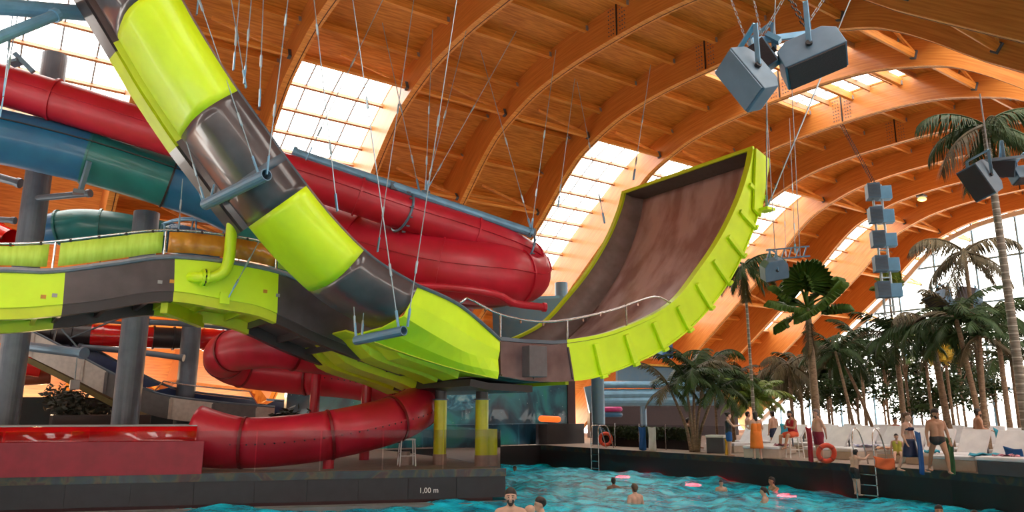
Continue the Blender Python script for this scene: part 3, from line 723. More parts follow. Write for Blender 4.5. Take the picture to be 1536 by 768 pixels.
# transparent canopy
cp = thing('canopy_cover', P(300, 345, 26), 'small clear canopy with pale frame right of the teal flume', 'canopy')
cc = P(300, 352, 26); m = MB(); rw = []
for i in range(9):
    t = i / 8; c = P(243 + 125 * t, 345 + 10 * t, 26); h = .55 * sin(pi * min(t + .15, 1)); rw.append([c + V((0, -.5, -.3)), c + V((0, -.3, h * .7)), c + V((0, .1, h)), c + V((0, .6, -.1))])
m.grid(rw); m.build('clear_cover', GLASS, cp, smooth=True)
m = MB()
for i in (0, 3, 6, 8): m.tube(rw[i], .03, 6)
m.tube([r[1] for r in rw], .04, 6); m.tube([r[2] for r in rw], .03, 6); m.build('frame', PIPEB, cp)
# lower red helix slide running out on the platform
low = [P(292, 654, 20.9), P(365, 664, 21.0), P(470, 656, 21.4), P(560, 638, 22.2), P(612, 620, 23.2), P(630, 602, 24.9), P(600, 584, 26.4), P(530, 570, 27.4), P(440, 562, 27.6), P(365, 552, 27), P(338, 538, 25.9), P(350, 526, 24.8), P(410, 520, 24.4), P(480, 530, 25.2), P(560, 535, 27), P(640, 500, 29), P(690, 450, 30)]
hx = thing('red_helix_slide', P(460, 697, 21), 'lower red tube slide coiling back and ending open on the platform', 'water slide')
q = smooth_path(low, 8); br = [0, 8, 18, 28, 36, 44, 52, 62, 72, 80, 88, 100, 112, 128]
for i0, i1 in zip(br, br[1:]):
    m = MB(); rr_ = [.82 - .02 * i if i < 8 else .66 for i in range(i0, i1 + 1)]
    m.tube(q[i0:i1 + 1], rr_, 32, caps=False); m.build('tube_section', RED, hx, smooth=True, solid=.04, offset=-1)
    if i0: 
        t = (q[i0 + 1] - q[i0 - 1]).normalized(); m = MB(); m.tube([q[i0] - t * .04, q[i0] + t * .04], .73, 32); rg = m.build('flange_ring', REDD, hx)
rows = []; bm_ = MB()
for i, p in enumerate(q):
    t = (q[min(i + 1, len(q) - 1)] - q[max(i - 1, 0)]).normalized(); s_ = t.cross(V((0, 0, 1))).normalized()
    s_ = s_ if s_.dot(EYE - p) > 0 else -s_
    if i < 60: rows.append([p + s_ * .64 + V((0, 0, .0)), p + s_ * .715 + V((0, 0, .0))]); bm_.ball(p + s_ * .70 + V((0, 0, -.03)), .028, 6, 4)
m = MB(); m.grid(rows); m.build('seam_flange', RED, hx, solid=.03); bm_.build('bolt_row', BLACK, hx)
p = q[18]; m = MB(); m.cyl((p.x, p.y, 0), (p.x, p.y, .25), .16, .16); m.cyl((p.x, p.y, .2), (p.x, p.y, .55), .14, .3); m.build('support_foot', RED, hx)
for px, d in ((470, 26.2), (548, 25.4)):
    a = P(px, 640, d); m = MB(); m.cyl((a.x, a.y, 0), (a.x, a.y, 3.4), .17, seg=16); m.build('support_post', RED, hx)
p = q[31]; m = MB(); m.cyl((p.x, p.y, 0), (p.x, p.y, .4), .2); m.build('support_foot', mat('foot_pale', (.4, .3, .26), .6), hx)
# open red trough
tr_ = thing('red_runout_trough', P(150, 705, 20), 'glossy open red run-out trough on the platform at lower left', 'water slide')
A_ = P(300, 641, 20.7); B_ = P(-200, 632, 18.6); dr = (A_ - B_).normalized(); sd = V((-dr.y, dr.x, 0)); 
A_.z = 1.22; B_.z = 1.22
def trow(p): return [p + sd * o + V((0, 0, z)) for o, z in ((-.65, 0), (-.63, -.45), (-.5, -.85), (-.2, -1.02), (.3, -1.02), (.6, -.85), (.73, -.45), (.75, 0))]
nt_ = 3
for k in range(nt_):
    a = B_.lerp(A_, k / nt_); b = B_.lerp(A_, (k + 1) / nt_); m = MB(); m.grid([trow(a), trow(a.lerp(b, .5)), trow(b)]); m.build('trough_section', REDG, tr_, smooth=True, solid=.05)
m = MB(); m.bar(B_ - sd * .68 + V((0, 0, .02)), A_ - sd * .68 + V((0, 0, .02)), .05, .03); m.bar(B_ + sd * .78 + V((0, 0, .02)), A_ + sd * .78 + V((0, 0, .02)), .05, .03); m.build('rim_rail', LGREY, tr_)
E_ = P(312, 650, 20.5); E_.z = 1.22
m = MB(); m.bar(B_ - sd * .80 + V((0, 0, -.80)), E_ - sd * .80 + V((0, 0, -.80)), .05, .84); m.build('side_panel', mat('matte_red_panel', (.25, .006, .02), .5, col2=(.20, .005, .015), scale=3), tr_)
# striped tube far behind
st_ = [P(-40, 492, 29.5), P(80, 500, 30), P(200, 505, 31), P(320, 509, 32.5), P(440, 507, 33.5), P(560, 520, 35)]
tube_slide('striped_tube_slide', 'distant tube slide banded in red and black behind the columns', st_, .45, [REDG] * 4 + [BLACKF] * 3 + [REDG] * 2 + [BLACKF] + [REDG] + [BLACKF] * 2 + [REDG] * 3 + [BLACKF] * 4 + [REDG] * 4, P(200, 640, 36), 8, seam=False)
tube_slide('distant_red_tube', 'short bright red tube end low at the far left', [P(-40, 540, 30), P(20, 545, 30), P(62, 551, 30.4)], .42, [REDG, REDG], P(20, 640, 34), 8, seam=False)
tube_slide('wood_brown_tube', 'brown tube just below the short red tube at the far left', [P(-40, 568, 30.5), P(20, 568, 30.5), P(75, 565, 31)], .30, [mat('brown_tube', (.22, .05, .02), .5)] * 2, P(20, 640, 35), 8, seam=False)
tube_slide('red_side_flume', 'red flume sliver at the left picture edge above the banners', [P(-60, 330, 28), P(-10, 352, 28), P(12, 362, 28)], .5, [REDG] * 2, P(0, 640, 29), 8, seam=False)
# grey-white raft slide behind
gs = thing('grey_raft_slide', P(200, 640, 30), 'grey and white panelled open raft slide running down behind the columns', 'water slide')
rimp = [P(-30, 460, 27.5), P(38, 493, 28), P(110, 530, 28.4), P(178, 566, 28.6), P(238, 592, 28.7), P(320, 604, 28.7), P(412, 612, 29)]
RP = lerp_curve(rimp, 36); lo_ = [V((p.x, p.y, p.z)) for p in RP]
ends = [0, 6, 12, 15, 19, 23, 28, 33, 35]; cm = [LGREY, mat('pale_panel', (.46, .42, .38), .5), mat('pale_panel', (.4, .38, .35), .5), mat('mid_grey_panel', (.09, .085, .09), .5), mat('mid_grey_panel', (.1, .1, .1), .5), mat('pale_panel', (.4, .38, .35), .5), mat('mid_grey_panel', (.1, .1, .1), .5), mat('pale_panel', (.4, .38, .35), .5)]
for (i0, i1), mt in zip(zip(ends, ends[1:]), cm):
    h = lambda i: .95 - .2 * i / 35
    m = MB(); m.grid([[RP[i], RP[i] + V((0, 0, -h(i)))] for i in range(i0, i1 + 1)]); s_ = m.build('side_panel', mt, gs, solid=.06)
    m = MB(); m.bar(RP[i0] + V((0, -.05, -.05)), RP[i0] + V((0, -.05, -h(i0))), .1, .1); m.build('panel_rib', mt, s_)
m = MB(); m.tube([p + V((0, 0, .04)) for p in RP], .05, 6); m.build('rim_rail', STEELD, gs)
off = V((.9, 1.7, .1))
m = MB(); m.grid([[p + V((0, 0, -.8)), p + off + V((0, 0, -.8)), p + off + V((0, 0, .15))] for p in RP]); m.build('channel', mat('blue_channel', (.012, .03, .10), .3), gs, solid=.05)
m = MB(); m.tube([p + off + V((0, 0, .2)) for p in RP], .05, 6); m.build('rim_rail', STEELD, gs)
m = MB(); m.grid([[RP[i] + V((0, 0, .05)), RP[i] + V((0, 0, .55 if 21 < i < 33 else .1)), RP[i] + off + V((0, 0, .6 if 21 < i < 33 else .2))] for i in range(20, 35)]); m.build('clear_hood', RGLASS, gs)
m = MB(); m.tube([RP[i] + V((0, 0, .56 if 21 < i < 33 else .1)) for i in range(20, 35)], .03, 6); m.build('hood_rail', CHROME, gs)
m = MB(); m.grid([[RP[i] + V((0, 0, -.95)), RP[i] + V((0, 0, -1.15)), RP[i] + off + V((0, 0, -1.1))] for i in range(5, 20)]); m.build('bottom_keel', mat('olive_keel', (.12, .09, .02), .6), gs, solid=.05)
# steel columns
def column(px, py, d, r, top, label, cap=False, mt=STEELD, bot=0):
    a = P(px, py, d); t = thing('steel_column', (a.x, a.y, bot), label, 'column')
    m = MB(); m.cyl((a.x, a.y, bot + .02), (a.x, a.y, top), r, seg=28); m.build('shaft', mt, t, smooth=False)
    m = MB(); m.cyl((a.x, a.y, bot), (a.x, a.y, bot + .06), r + .12, seg=20); m.build('base_plate', mt, t)
    return a
column(17, 560, 24.0, .40, 14.0, 'tall blue-grey steel column at the far left, rising through the slides')
column(195, 560, 25.4, .43, 8.6, 'blue-grey steel column beneath the grey slide panel, second from the left')
column(285, 520, 31, .38, 9.0, 'thinner steel column behind the second column from the left')
column(897, 600, 38, .33, 3.8, 'blue-grey column right of the space mural behind the pool ladder', mt=STEEL)
column(842, 436, 41.5, .36, 8.7, 'short blue-grey column top between the red bowl and the half-pipe wall', mt=STEEL)
column(965, 620, 46.5, .2, 2.2, 'slim blue-grey post under the far blue tubes', mt=STEEL)
def pipe(name, label, pts, r, mt, cat='pipe', ends=True):
    c = (pts[0] + pts[-1]) / 2; t = thing(name, c, label, cat); m = MB(); m.tube(pts, r, 14); m.build('pipe_run', mt, t, smooth=False)
    if ends:
        for p, q_ in ((pts[0], pts[1]), (pts[-1], pts[-2])):
            d = (q_ - p).normalized(); m = MB(); m.cyl(p - d * .02, p + d * .1, r * 1.25, seg=14); m.build('end_collar', mt, t)
    return t
# blue pipe that carries the red tube with its hoops
ph = [P(440, 228, 24.6), P(620, 289, 25.6), P(797, 349, 27.2)]
pt_ = pipe('carrier_pipe', 'long pale blue pipe carrying the upper red tube by steel hoops', ph, .16, PIPEB)
for px, py, d in ((603, 318, 25.65), (783, 372, 27.5)):
    c = P(px, py, d); m = MB(); m.ring(c, (1, .05, -.25), .72, .045, 32, 8); m.build('hoop', STEEL, pt_)
    m = MB()
    for k in range(14): a = 2 * pi * k / 14; m.box(c + V((0, cos(a) * .76, sin(a) * .76)), (.12, .05, .05))
    m.build('hoop_bolt', STEELD, pt_)
for px, py, d in ((637, 292, 25.8), (590, 280, 25.4), (796, 348, 27.2)): m = MB(); m.box(P(px, py, d), (.3, .25, .25)); m.build('clamp', STEELD, pt_)
pipe('chute_bearer', 'thick blue steel pipe reaching the chute from the top left corner', [onb(-120, 5, 19.2) , onb(0, 10, 20), onb(155, 22, 21)], .2, PIPEB)
pipe('bearer_brace', 'slanting blue brace under the thick top left pipe', [onb(-60, 80, 19.3), onb(85, 22, 20.2)], .14, PIPEB)
pipe('yoke_arm', 'grey pipe bracket reaching right from the left column below the blue tube', [P(50, 298, 25), P(135, 290, 24.6)], .11, STEELD)
pipe('column_arm', 'short pipe stub left of the tall column below the blue tube', [P(-30, 258, 25.4), P(30, 275, 25.4)], .14, STEELD)
pipe('column_arm', 'thin pipe stub left of the tall column above the banners', [P(-30, 327, 25.4), P(22, 331, 25.4)], .1, STEELD)
pipe('cross_pipe', 'blue-grey pipe pointing right from the left column over the grey slide', [P(36, 519, 25.4), P(126, 530, 24.4)], .16, STEEL)
pipe('service_pipe', 'horizontal grey pipe running behind the second column', [P(120, 520, 30), P(200, 527, 30), P(275, 537, 30)], .12, STEELD)
pipe('service_pipe', 'horizontal grey pipe right of the second column under the exit lane', [P(222, 483, 28), P(300, 487, 28), P(368, 493, 28)], .11, STEELD)
pipe('service_pipe', 'thin dark pipe crossing in front of the striped tube', [P(78, 477, 31), P(130, 481, 31), P(190, 485, 31)], .06, STEELD)
pipe('red_cross_pipe', 'thin red pipe with a bracket below the red bowl pointing right', smooth_path([P(600, 428, 24.9), P(680, 432, 24.9), P(742, 441, 25.1), P(772, 455, 25.6), P(818, 461, 26)], 5), .13, RED)
m = MB(); m.ball(P(112, 577, 26), .18, 4, 4, (1, 1, 1.6)); 
bk = thing('hanging_box', P(112, 585, 26), 'small white box hanging by a rod below the blue-grey pipe', 'box')
m = MB(); m.box(P(112, 577, 26), (.3, .3, .34)); m.build('box_body', LGREY, bk, bevel=.03); m = MB(); m.cyl(P(112, 570, 26), P(116, 533, 26), .02, seg=6); m.build('rod', CABLE, bk)
# platform glass balustrade
gb = thing('glass_balustrade', (6.15, 20.8, 0), 'frameless glass balustrade along the front edge of the slide platform', 'balustrade')
ln = [V((x, y, 0)) for x, y in plat[:4]]
for a, b in zip(ln, ln[1:]):
    L_ = (b - a).length; n_ = max(1, round(L_ / 1.6))
    for j in range(n_):
        p = a.lerp(b, j / n_); q_ = a.lerp(b, (j + 1) / n_ - .006); m = MB(); m.bar(p + V((0, .06, .56)), q_ + V((0, .06, .56)), .012, 1.08); m.build('glass_panel', RGLASS, gb)
m = MB(); m.bar(V((12.38, 18.4, .56)), V((13.65, 24, .56)), .012, 1.08); m.build('glass_panel', RGLASS, gb)

# ============================================================ SUSPENSION RODS
def up_to(pxt, Pb, ztop=15.3):
    """rod from Pb through the view ray of pxt, taken at Pb's horizontal distance, on up to the roof"""
    r = ray(*pxt); h = V((Pb.x, Pb.y)).length; t = h / V((r.x, r.y)).length; q = EYE + r * t
    d = q - Pb
    return Pb + d * ((ztop - Pb.z) / d.z) if d.z > .2 else q
def rod(mb, p, q, r=.014): mb.tube([p, q], r, 5)
def turn(mb, p, q, t, L_=.35): d = (q - p).normalized(); c = p.lerp(q, t); mb.tube([c - d * L_ / 2, c - d * L_ * .4, c + d * L_ * .4, c + d * L_ / 2], [.012, .032, .032, .012], 6)
def hanger(label, bar_, wires, br_=.1, mt=STEEL):
    base = (bar_[0] + bar_[1]) / 2 if bar_ else wires[0][0]
    t = thing('slide_hanger' if bar_ else 'suspension_rod', base, label, 'hanger' if bar_ else 'rod')
    if bar_:
        m = MB(); m.tube([bar_[0], bar_[1]], br_, 14, caps=False); m.build('yoke_bar', mt, t, solid=.02)
    for w in wires:
        p, q = w[0], w[1]; m = MB(); rod(m, p, q, w[2] if len(w) > 2 else .014); m.build('rod', CABLE, t)
        m = MB(); turn(m, p, q, .12 + .1 * random.random()); m.build('turnbuckle', CABLE, t); m = MB(); turn(m, p, q, .45 + .1 * random.random()); m.build('turnbuckle', CABLE, t)
        d = (q - p).normalized(); m = MB(); m.bar(p, p + d * .45, .09, .03); m.build('fork_end', PIPEB, t)
    return t
n1 = onb(400, 262, 16.3); f1 = onb(308, 307, 18.9)
hanger('yoke bar under the middle of the chute, hung on four steel rods', (n1, f1), [(onb(388, 262, 16.9), up_to((305, 0), n1)), (n1, up_to((432, 0), n1)), (f1, f1 + (onb(276, 200, 18.9) - f1)), (f1 + V((.1, 0, .1)), onb(320, 280, 18.9))], .13)
n2 = onb(606, 496, 16.2); f2 = onb(534, 511, 17.9)
hanger('yoke bar at the lower end of the chute, hung on steel rods', (n2, f2), [(onb(598, 493, 16.4), up_to((531, 0), n2)), (onb(611, 490, 16.3), up_to((684, 0), n2)), (f2, f2 + V((-.1, 0, .9))), (f2 + V((.15, 0, 0)), f2 + V((.2, .05, .8)))], .11)
def chute_pt(px, py): return onb(px, py, 17.0)
lst = [((506, 317), (471, 0), 17, 'ending on the chute rim right of the middle yoke'), ((389, 160), (395, 0), 17, 'rightmost of the short rods above the middle of the chute rim'),
       ((369, 132), (347, 0), 17, 'crossing its neighbour above the chute rim'), ((366, 125), (377, 0), 17, 'second of the short rods above the chute rim'), ((350, 105), (359, 0), 17, 'leftmost of the short rods above the chute rim'),
       ((459, 240), (574, 0), 21, 'slanting up to the right behind the chute'), ((566, 378), (612, 60), 20, 'slanting up from the chute near the end of the middle section'),
       ((629, 287), (566, 0), 22, 'slanting up to the left from the pale blue carrier pipe'), ((295, 22), (297, 0), 17.4, 'very short rod at the top of the chute rim')]
for (b, t_, bb, lb) in lst:
    p = onb(b[0], b[1], bb); hanger('thin steel suspension rod ' + lb, None, [(p, up_to(t_, p))])
for (b, d, tops, lb) in [((638, 289), 25.8, [(711, 0), (651, 0), (801, 0)], 'fan of three suspension rods meeting at a clamp on the carrier pipe'), ((797, 345), 27.2, [(719, 70), (844, 0)], 'pair of suspension rods meeting at the right end of the carrier pipe')]:
    p = P(b[0], b[1], d); hanger(lb, None, [(p, up_to(t_, p)) for t_ in tops])
for (b, d, t_, lb) in [((837, 310), 30, (871, 50), 'in front of the big skylight left of the half-pipe wall'), ((907, 335), 30, (865, 120), 'ending behind the far edge of the half-pipe wall'), ((1193, 380), 34, (1183, 150), 'thin one hanging right of the half-pipe lip'),
                       ((1180, 420), 40, (1172, 160), 'farther thin one right of the half-pipe lip'), ((950, 270), 29, (974, 110), 'hanging in front of the pale arch behind the half-pipe lip')]:
    p = P(*b, d); hanger('long suspension rod ' + lb, None, [(p, up_to(t_, p))])
q = rung(NN - 9, BN - .3, 1.05) + V((.1, 0, .1))
hanger('pair of thick rods holding the near top corner of the half-pipe wall', None, [(q, up_to((1150, 60), q), .03), (q + V((.05, 0, 0)), up_to((1238, 100), q), .03)])
p = onb(0, 175, 20.2); hanger('pair of rods in front of the upper red tube at the left picture edge', None, [(p, up_to((30, 0), p)), (p + V((0, 0, .5)), up_to((16, 40), p))])
for (b, t_, lb) in [((272, 190), (140, 190), ''),]: pass
p = P(255, 440, 24); hanger('slanting stay from the orange banner to the lime hanger plate', None, [(onb(343, 446, 20.5), onb(398, 345, 20.3))], mt=STEEL)
for (px0, px1, d, lb) in [((268, 345), (274, 268), 23.5, 'thin vertical rod in front of the blue tube left of the chute'), ((303, 300), (278, 212), 20.5, 'short rod rising behind the chute from the middle yoke')]:
    hanger(lb, None, [(P(*px0, d), P(*px1, d))])
# bracket at the blue tube seam
t = thing('tube_bracket', P(128, 270, 22.8), 'grey arm bracket clasping the seam of the blue tube', 'bracket')
m = MB(); m.bar(P(134, 242, 22.5), P(120, 288, 22.6), .12, .16); m.build('arm', STEEL, t); m = MB(); m.box(P(118, 288, 22.6), (.3, .3, .12)); m.build('foot', STEELD, t)
t = thing('tube_bracket', P(18, 85, 21.8), 'steel bracket on top of the upper red tube by the left column', 'bracket')
m = MB(); m.bar(P(22, 80, 21.8), P(50, 108, 21.8), .1, .14); m.bar(P(16, 96, 21.8), P(30, 92, 21.8), .3, .1); m.build('arm', STEEL, t)
t = thing('stay_cross', P(100, 505, 28), 'crossed thin steel stays left of the second column', 'stay')
for a, b in (((78, 477), (120, 525)), ((185, 475), (105, 507)), ((88, 480), (80, 512))): m = MB(); rod(m, P(*a, 26), P(*b, 26), .03); m.build('stay', STEELD, t)

# ============================================================ SPEAKERS
def speaker_box(name_root, W_, D_, H_, loc, rot, label, cat='loudspeaker', arm=True, gm=None):
    """wedge cabinet: wide grille face down -Y, narrower back"""
    t = thing('loudspeaker', loc, label, cat); R3 = rot.to_3x3(); L0 = V(loc)
    def T(v): return L0 + R3 @ V(v)
    w, d, h = W_ / 2, D_ / 2, H_ / 2
    vs = [(-w, -d, -h), (w, -d, -h), (w * .98, d * .45, -h), (w * .6, d, -h), (-w * .6, d, -h), (-w * .98, d * .45, -h)]
    vs = vs + [(x, y, h) for x, y, z in vs]
    m = MB(); m.add([T(v) for v in vs], [(5, 4, 3, 2, 1, 0), (6, 7, 8, 9, 10, 11)] + [(i, (i + 1) % 6, (i + 1) % 6 + 6, i + 6) for i in range(6)])
    m.build('cabinet', SILVER, t, bevel=.015)
    m = MB(); m.box(T((0, -d - .01, 0)), (W_ * .92, .03, H_ * .94), R3); m.build('grille', gm or GRILLE, t)
    if arm:
        m = MB()
        up3 = V((0, 0, .22 + max(w, d)))
        for s_ in (-1, 1): m.bar(T((0, 0, s_ * (h + .03))), T((0, 0, s_ * (h + .03))) + up3, .08, .02)
        m.bar(T((0, 0, -h - .03)) + up3, T((0, 0, h + .03)) + up3, .08, .03); m.build('u_bracket', PIPEB, t)
        m = MB(); m.tube([T((0, 0, -h - .05)), T((0, 0, -h - .0))], .05, 8); m.tube([T((0, 0, h)), T((0, 0, h + .05))], .05, 8); m.build('pivot_knob', BLACK, t)
    return t
def cam_rot(dirv, roll):                                       # -Y faces dirv
    y = -V(dirv).normalized(); up_ = V((0, 0, 1)); x = y.cross(up_).normalized(); z = x.cross(y)
    M_ = Matrix((x, y, z)).transposed(); return M_ @ Matrix.Rotation(RAD(roll), 3, 'Y')
RT, FW_, UP = _r, _f, V((0, 0, 1))
bx = [(P(1218, 84, 11.6), (1.08, .62, .62), RT * .40 + FW_ * -.22 - UP * .95, 0, 'largest loudspeaker of the cluster right of the half-pipe lip, dark grille facing down'),
      (P(1122, 120, 11.3), (1.02, .62, .62), RT * -.80 + FW_ * .25 - UP * .42, -64, 'blue-lit loudspeaker of the hanging cluster, lowest and leftmost'),
      (P(1144, 86, 11.8), (.62, .42, .5), RT * -.35 - FW_ * .75 - UP * .45, 40, 'small black-faced loudspeaker between the two large hanging ones')]
def speaker2(loc, ax, ay, az, size, label, gm=None):
    """cabinet with explicit axes: ax long axis, ay depth (grille at -ay), az thickness"""
    x = V(ax).normalized(); y = (V(ay) - x * V(ay).dot(x)).normalized(); z = x.cross(y)
    return speaker_box('s', *size, loc, Matrix((x, y, z)).transposed(), label, gm=gm)
# long axis across the picture, grille towards floor; end face towards the viewer at right
speaker2(P(1216, 84, 11.6), RT * 1 + UP * .34 - FW_ * .35, UP * 1 - RT * .25 + FW_ * .45, None, (.95, .5, .55), bx[0][4])
speaker2(P(1123, 118, 11.3), RT * .5 - UP * 1 - FW_ * .3, RT * .9 + UP * .5 + FW_ * .5, None, (.9, .42, .5), bx[1][4], SILVER)
speaker2(P(1145, 86, 11.8), RT * .5 - UP * 1 - FW_ * .1, RT * .55 + UP * .35 + FW_ * 1, None, (.48, .35, .34), bx[2][4])
rg = thing('speaker_rig', P(1175, 60, 11.6), 'blue steel bar and chains carrying the three large hanging loudspeakers', 'rig')
m = MB(); m.bar(P(1128, 62, 11.7), P(1232, 48, 11.8), .07, .09); m.bar(P(1150, 52, 11.7), P(1170, 62, 11.6), .14, .08); m.build('cross_bar', PIPEB, rg)
def chain(mb, p, q, r=.02, n=60):
    for i in range(n):
        a = p.lerp(q, i / n); b = p.lerp(q, (i + .8) / n); d = (q - p).normalized(); s_ = d.cross(V((1, .3, 0))).normalized() * (r if i % 2 else 0) ; s2 = d.cross(s_ if s_.length else V((0, 1, 0))).normalized() * (0 if i % 2 else r)
        mb.tube([a + s_ + s2, b + s_ + s2], r * .45, 4); mb.tube([a - s_ - s2, b - s_ - s2], r * .45, 4)
for a, tp, r_ in (((1208, 40), (1186, 0), .028), ((1208, 40), (1235, 0), .016), ((1140, 60), (1180, -10), .016), ((1122, 68), (1108, 30), .012), ((1143, 58), (1135, 20), .012)):
    p = P(*a, 11.7); m = MB(); chain(m, p, up_to(tp, p, 11.2), r_, 50); m.build('chain', CABLE if r_ < .02 else BLACK, rg)
for a, tp in (((1160, 60), (1163, 0)), ((1253, 55), (1272, 8))): p = P(*a, 11.7); m = MB(); rod(m, p, up_to(tp, p, 11.2), .01); m.build('safety_wire', CABLE, rg)
# right hand cluster
speaker2(P(1471, 270, 21), RT * .55 - UP * 1, RT * .9 + UP * .5 + FW_ * .5, None, (1.0, .62, .62), 'large loudspeaker of the right hand cluster in front of the brown arches')
speaker2(P(1505, 251, 21.3), RT * .9 - UP * .2 - FW_ * .6, UP * .4 + FW_ * .8, None, (.6, .5, .5), 'smaller loudspeaker next to the ringed palm trunk at the right')
speaker2(P(1534, 262, 21.3), RT * .9 + UP * .1, UP * .9 + FW_ * .3, None, (.6, .4, .4), 'bluish loudspeaker cut by the right picture edge')
rg2 = thing('speaker_rig', P(1500, 235, 21), 'thin bar carrying the right hand loudspeaker cluster', 'rig')
m = MB(); m.bar(P(1470, 242, 21), P(1560, 232, 21), .08, .08); m.build('cross_bar', STEELD, rg2); m = MB(); rod(m, P(1484, 240, 21), P(1478, 200, 21) + V((0, 0, 1.2)), .02); m.build('wire', CABLE, rg2)
# middle left cluster behind palm
speaker2(P(1161, 403, 26), RT * 1 + UP * .2, UP * 1 - FW_ * .5, None, (.85, .7, .5), 'grey loudspeaker behind the drooping thin palm')
rg3 = thing('speaker_rig', P(1185, 388, 26), 'small truss frame over the loudspeaker behind the thin palm', 'rig')
m = MB()
for dz in (0, .35): m.bar(P(1150, 390, 26) + V((0, 0, dz)), P(1215, 384, 26) + V((0, 0, dz)), .05)
for k in range(6): m.bar(P(1150 + 11 * k, 390 - k, 26), P(1156 + 11 * k, 389 - k, 26) + V((0, 0, .35)), .04)
m.build('truss', STEEL, rg3); m = MB(); rod(m, P(1163, 384, 26), P(1160, 290, 26) + V((0, 0, 4)), .015); rod(m, P(1200, 384, 26), P(1201, 290, 26) + V((0, 0, 4)), .015); m.build('wire', CABLE, rg3)
speaker2(P(1413, 456, 31), RT * .6 - UP * 1, RT * .8 + UP * .5 + FW_ * .5, None, (1.1, .7, .7), 'left one of the two loudspeakers before the end window')
speaker2(P(1452, 452, 31), RT * .6 + UP * 1, RT * .6 - UP * .5 + FW_ * .5, None, (1.0, .75, .7), 'right one of the two loudspeakers before the end window')
# line array tower of five boxes on a ladder truss
tw = thing('speaker_tower', P(1320, 470, 27), 'hanging ladder truss of the loudspeaker column in front of the arches', 'truss')
top_ = P(1312, 277, 27); 
def tp_(y): p = P(1317, y, 27); return V((top_.x, top_.y, p.z))
m = MB(); sdx = RT * .16
for s_ in (-1, 1): m.tube([tp_(277) + sdx * (s_ + .3), tp_(478) + sdx * (s_ + .3)], .045, 8)
for k in range(14): m.tube([tp_(282 + 14 * k) - sdx * .7, tp_(282 + 14 * k) + sdx * 1.3], .03, 6)
m.build('ladder_truss', CABLE, tw)
m = MB(); cpt = P(1262, 187, 27); chain(m, tp_(277), V((cpt.x, cpt.y, cpt.z)), .05, 60); m.build('chain', BLACK, tw)
nm = ['topmost', 'second from the top', 'middle', 'fourth from the top', 'lowest']
for k, y in enumerate((290, 327, 364, 402, 441)):
    c = tp_(y) - FW_ * .12; Rm = cam_rot(-FW_ + RT * -.25, 0)
    t = thing('array_speaker', c, 'pale blue box loudspeaker of the hanging tower, %s of the five' % nm[k], 'loudspeaker', 'tower loudspeakers')
    m = MB(); m.box(c - RT * .16, (.42, .5, .56), Rm); m.build('cabinet', SILVER, t, bevel=.01); m = MB(); m.box(c + RT * .32 + FW_ * .2, (.5, .4, .48), Rm); m.build('side_cabinet', PIPEB, t, bevel=.01)
    m = MB()
    for j in range(9): m.box(c - RT * .16 + Rm @ V((0, -.26, -.2 + j * .05)), (.4, .02, .018), Rm)
    m.build('louvre', STEELD, t)
# lit lamp on the brown arch
lm = thing('arch_lamp', P(1383, 299, 44), 'small glowing warm lamp under a far brown arch', 'lamp'); c = P(1383, 299, 44)
m = MB(); m.ball(c, .3, 12, 8, (1, .8, .4)); m.build('glowing_lens', mat('lamp_glow', (1, .55, .14), .5, emit=2.4), lm); m = MB(); m.box(c + V((0, 0, .2)), (.5, .4, .12)); m.build('housing', STEELD, lm)
lamp('POINT', 'arch_lamp_light', c - V((0, 0, .6)), 120, (1, .6, .25), .2)

# ============================================================ PLANTS
FR = mat('palm_leaf', (.030, .062, .013), .6, col2=(.014, .032, .007), scale=2, spec=.25)
FRM = mat('mid_palm_leaf', (.075, .14, .018), .55, col2=(.035, .075, .010), scale=2, spec=.3)
FRL = mat('bright_palm_leaf', (.16, .24, .03), .45, col2=(.09, .16, .02), scale=2)
FRB = mat('brown_dry_leaf', (.10, .075, .028), .7, col2=(.045, .034, .015), scale=3)
FRY = mat('yellow_leaf', (.62, .42, .03), .6, col2=(.45, .33, .03), scale=3)
BARK = mat('palm_bark', (.27, .185, .115), .85, col2=(.14, .09, .055), scale=8, stretch=(1, 1, 3), bump=.6)
BARKG = mat('grey_ringed_bark', (.25, .23, .19), .8, col2=(.13, .11, .09), scale=6, stretch=(.5, .5, 6), bump=.3)
def feather(L_, elev, droop, n=34, leaf=.5, sag=.5, seed=0, w=.035):
    rnd = random.Random(seed); rows = []; p = V((0, 0, 0)); a = elev; N_ = 20; pts = [p.copy()]
    for i in range(N_):
        p = p + V((cos(RAD(a)), 0, sin(RAD(a)))) * (L_ / N_); a -= droop / N_ * (0.6 + 1.0 * i / N_); pts.append(p.copy())
    m = MB(); m.tube(pts, [max(.028 * (1 - i / N_), .006) for i in range(N_ + 1)], 4)
    for k in range(n):
        t = .14 + .86 * k / (n - 1); i = min(int(t * N_), N_ - 1); q = pts[i].lerp(pts[i + 1], t * N_ - i); tg = (pts[min(i + 1, N_)] - pts[max(i, 0)]).normalized()
        ll = leaf * (sin(pi * min(max(t, .05), .96)) ** .5 * .9 + .1)
        for s_ in (-1, 1):
            d = (V((0, s_, 0)) * 1.0 + tg * (.55 + .3 * t) + V((0, 0, -sag * (.5 + rnd.random())))).normalized(); wd_ = tg * w
            mid = q + d * ll * .5; tip = q + d * ll + V((0, 0, -ll * sag * .35))
            m.add([q - wd_ * .4, q + wd_ * .4, mid + wd_ * .55, tip, mid - wd_ * .55], [(0, 1, 2, 4), (4, 2, 3)])
    return m
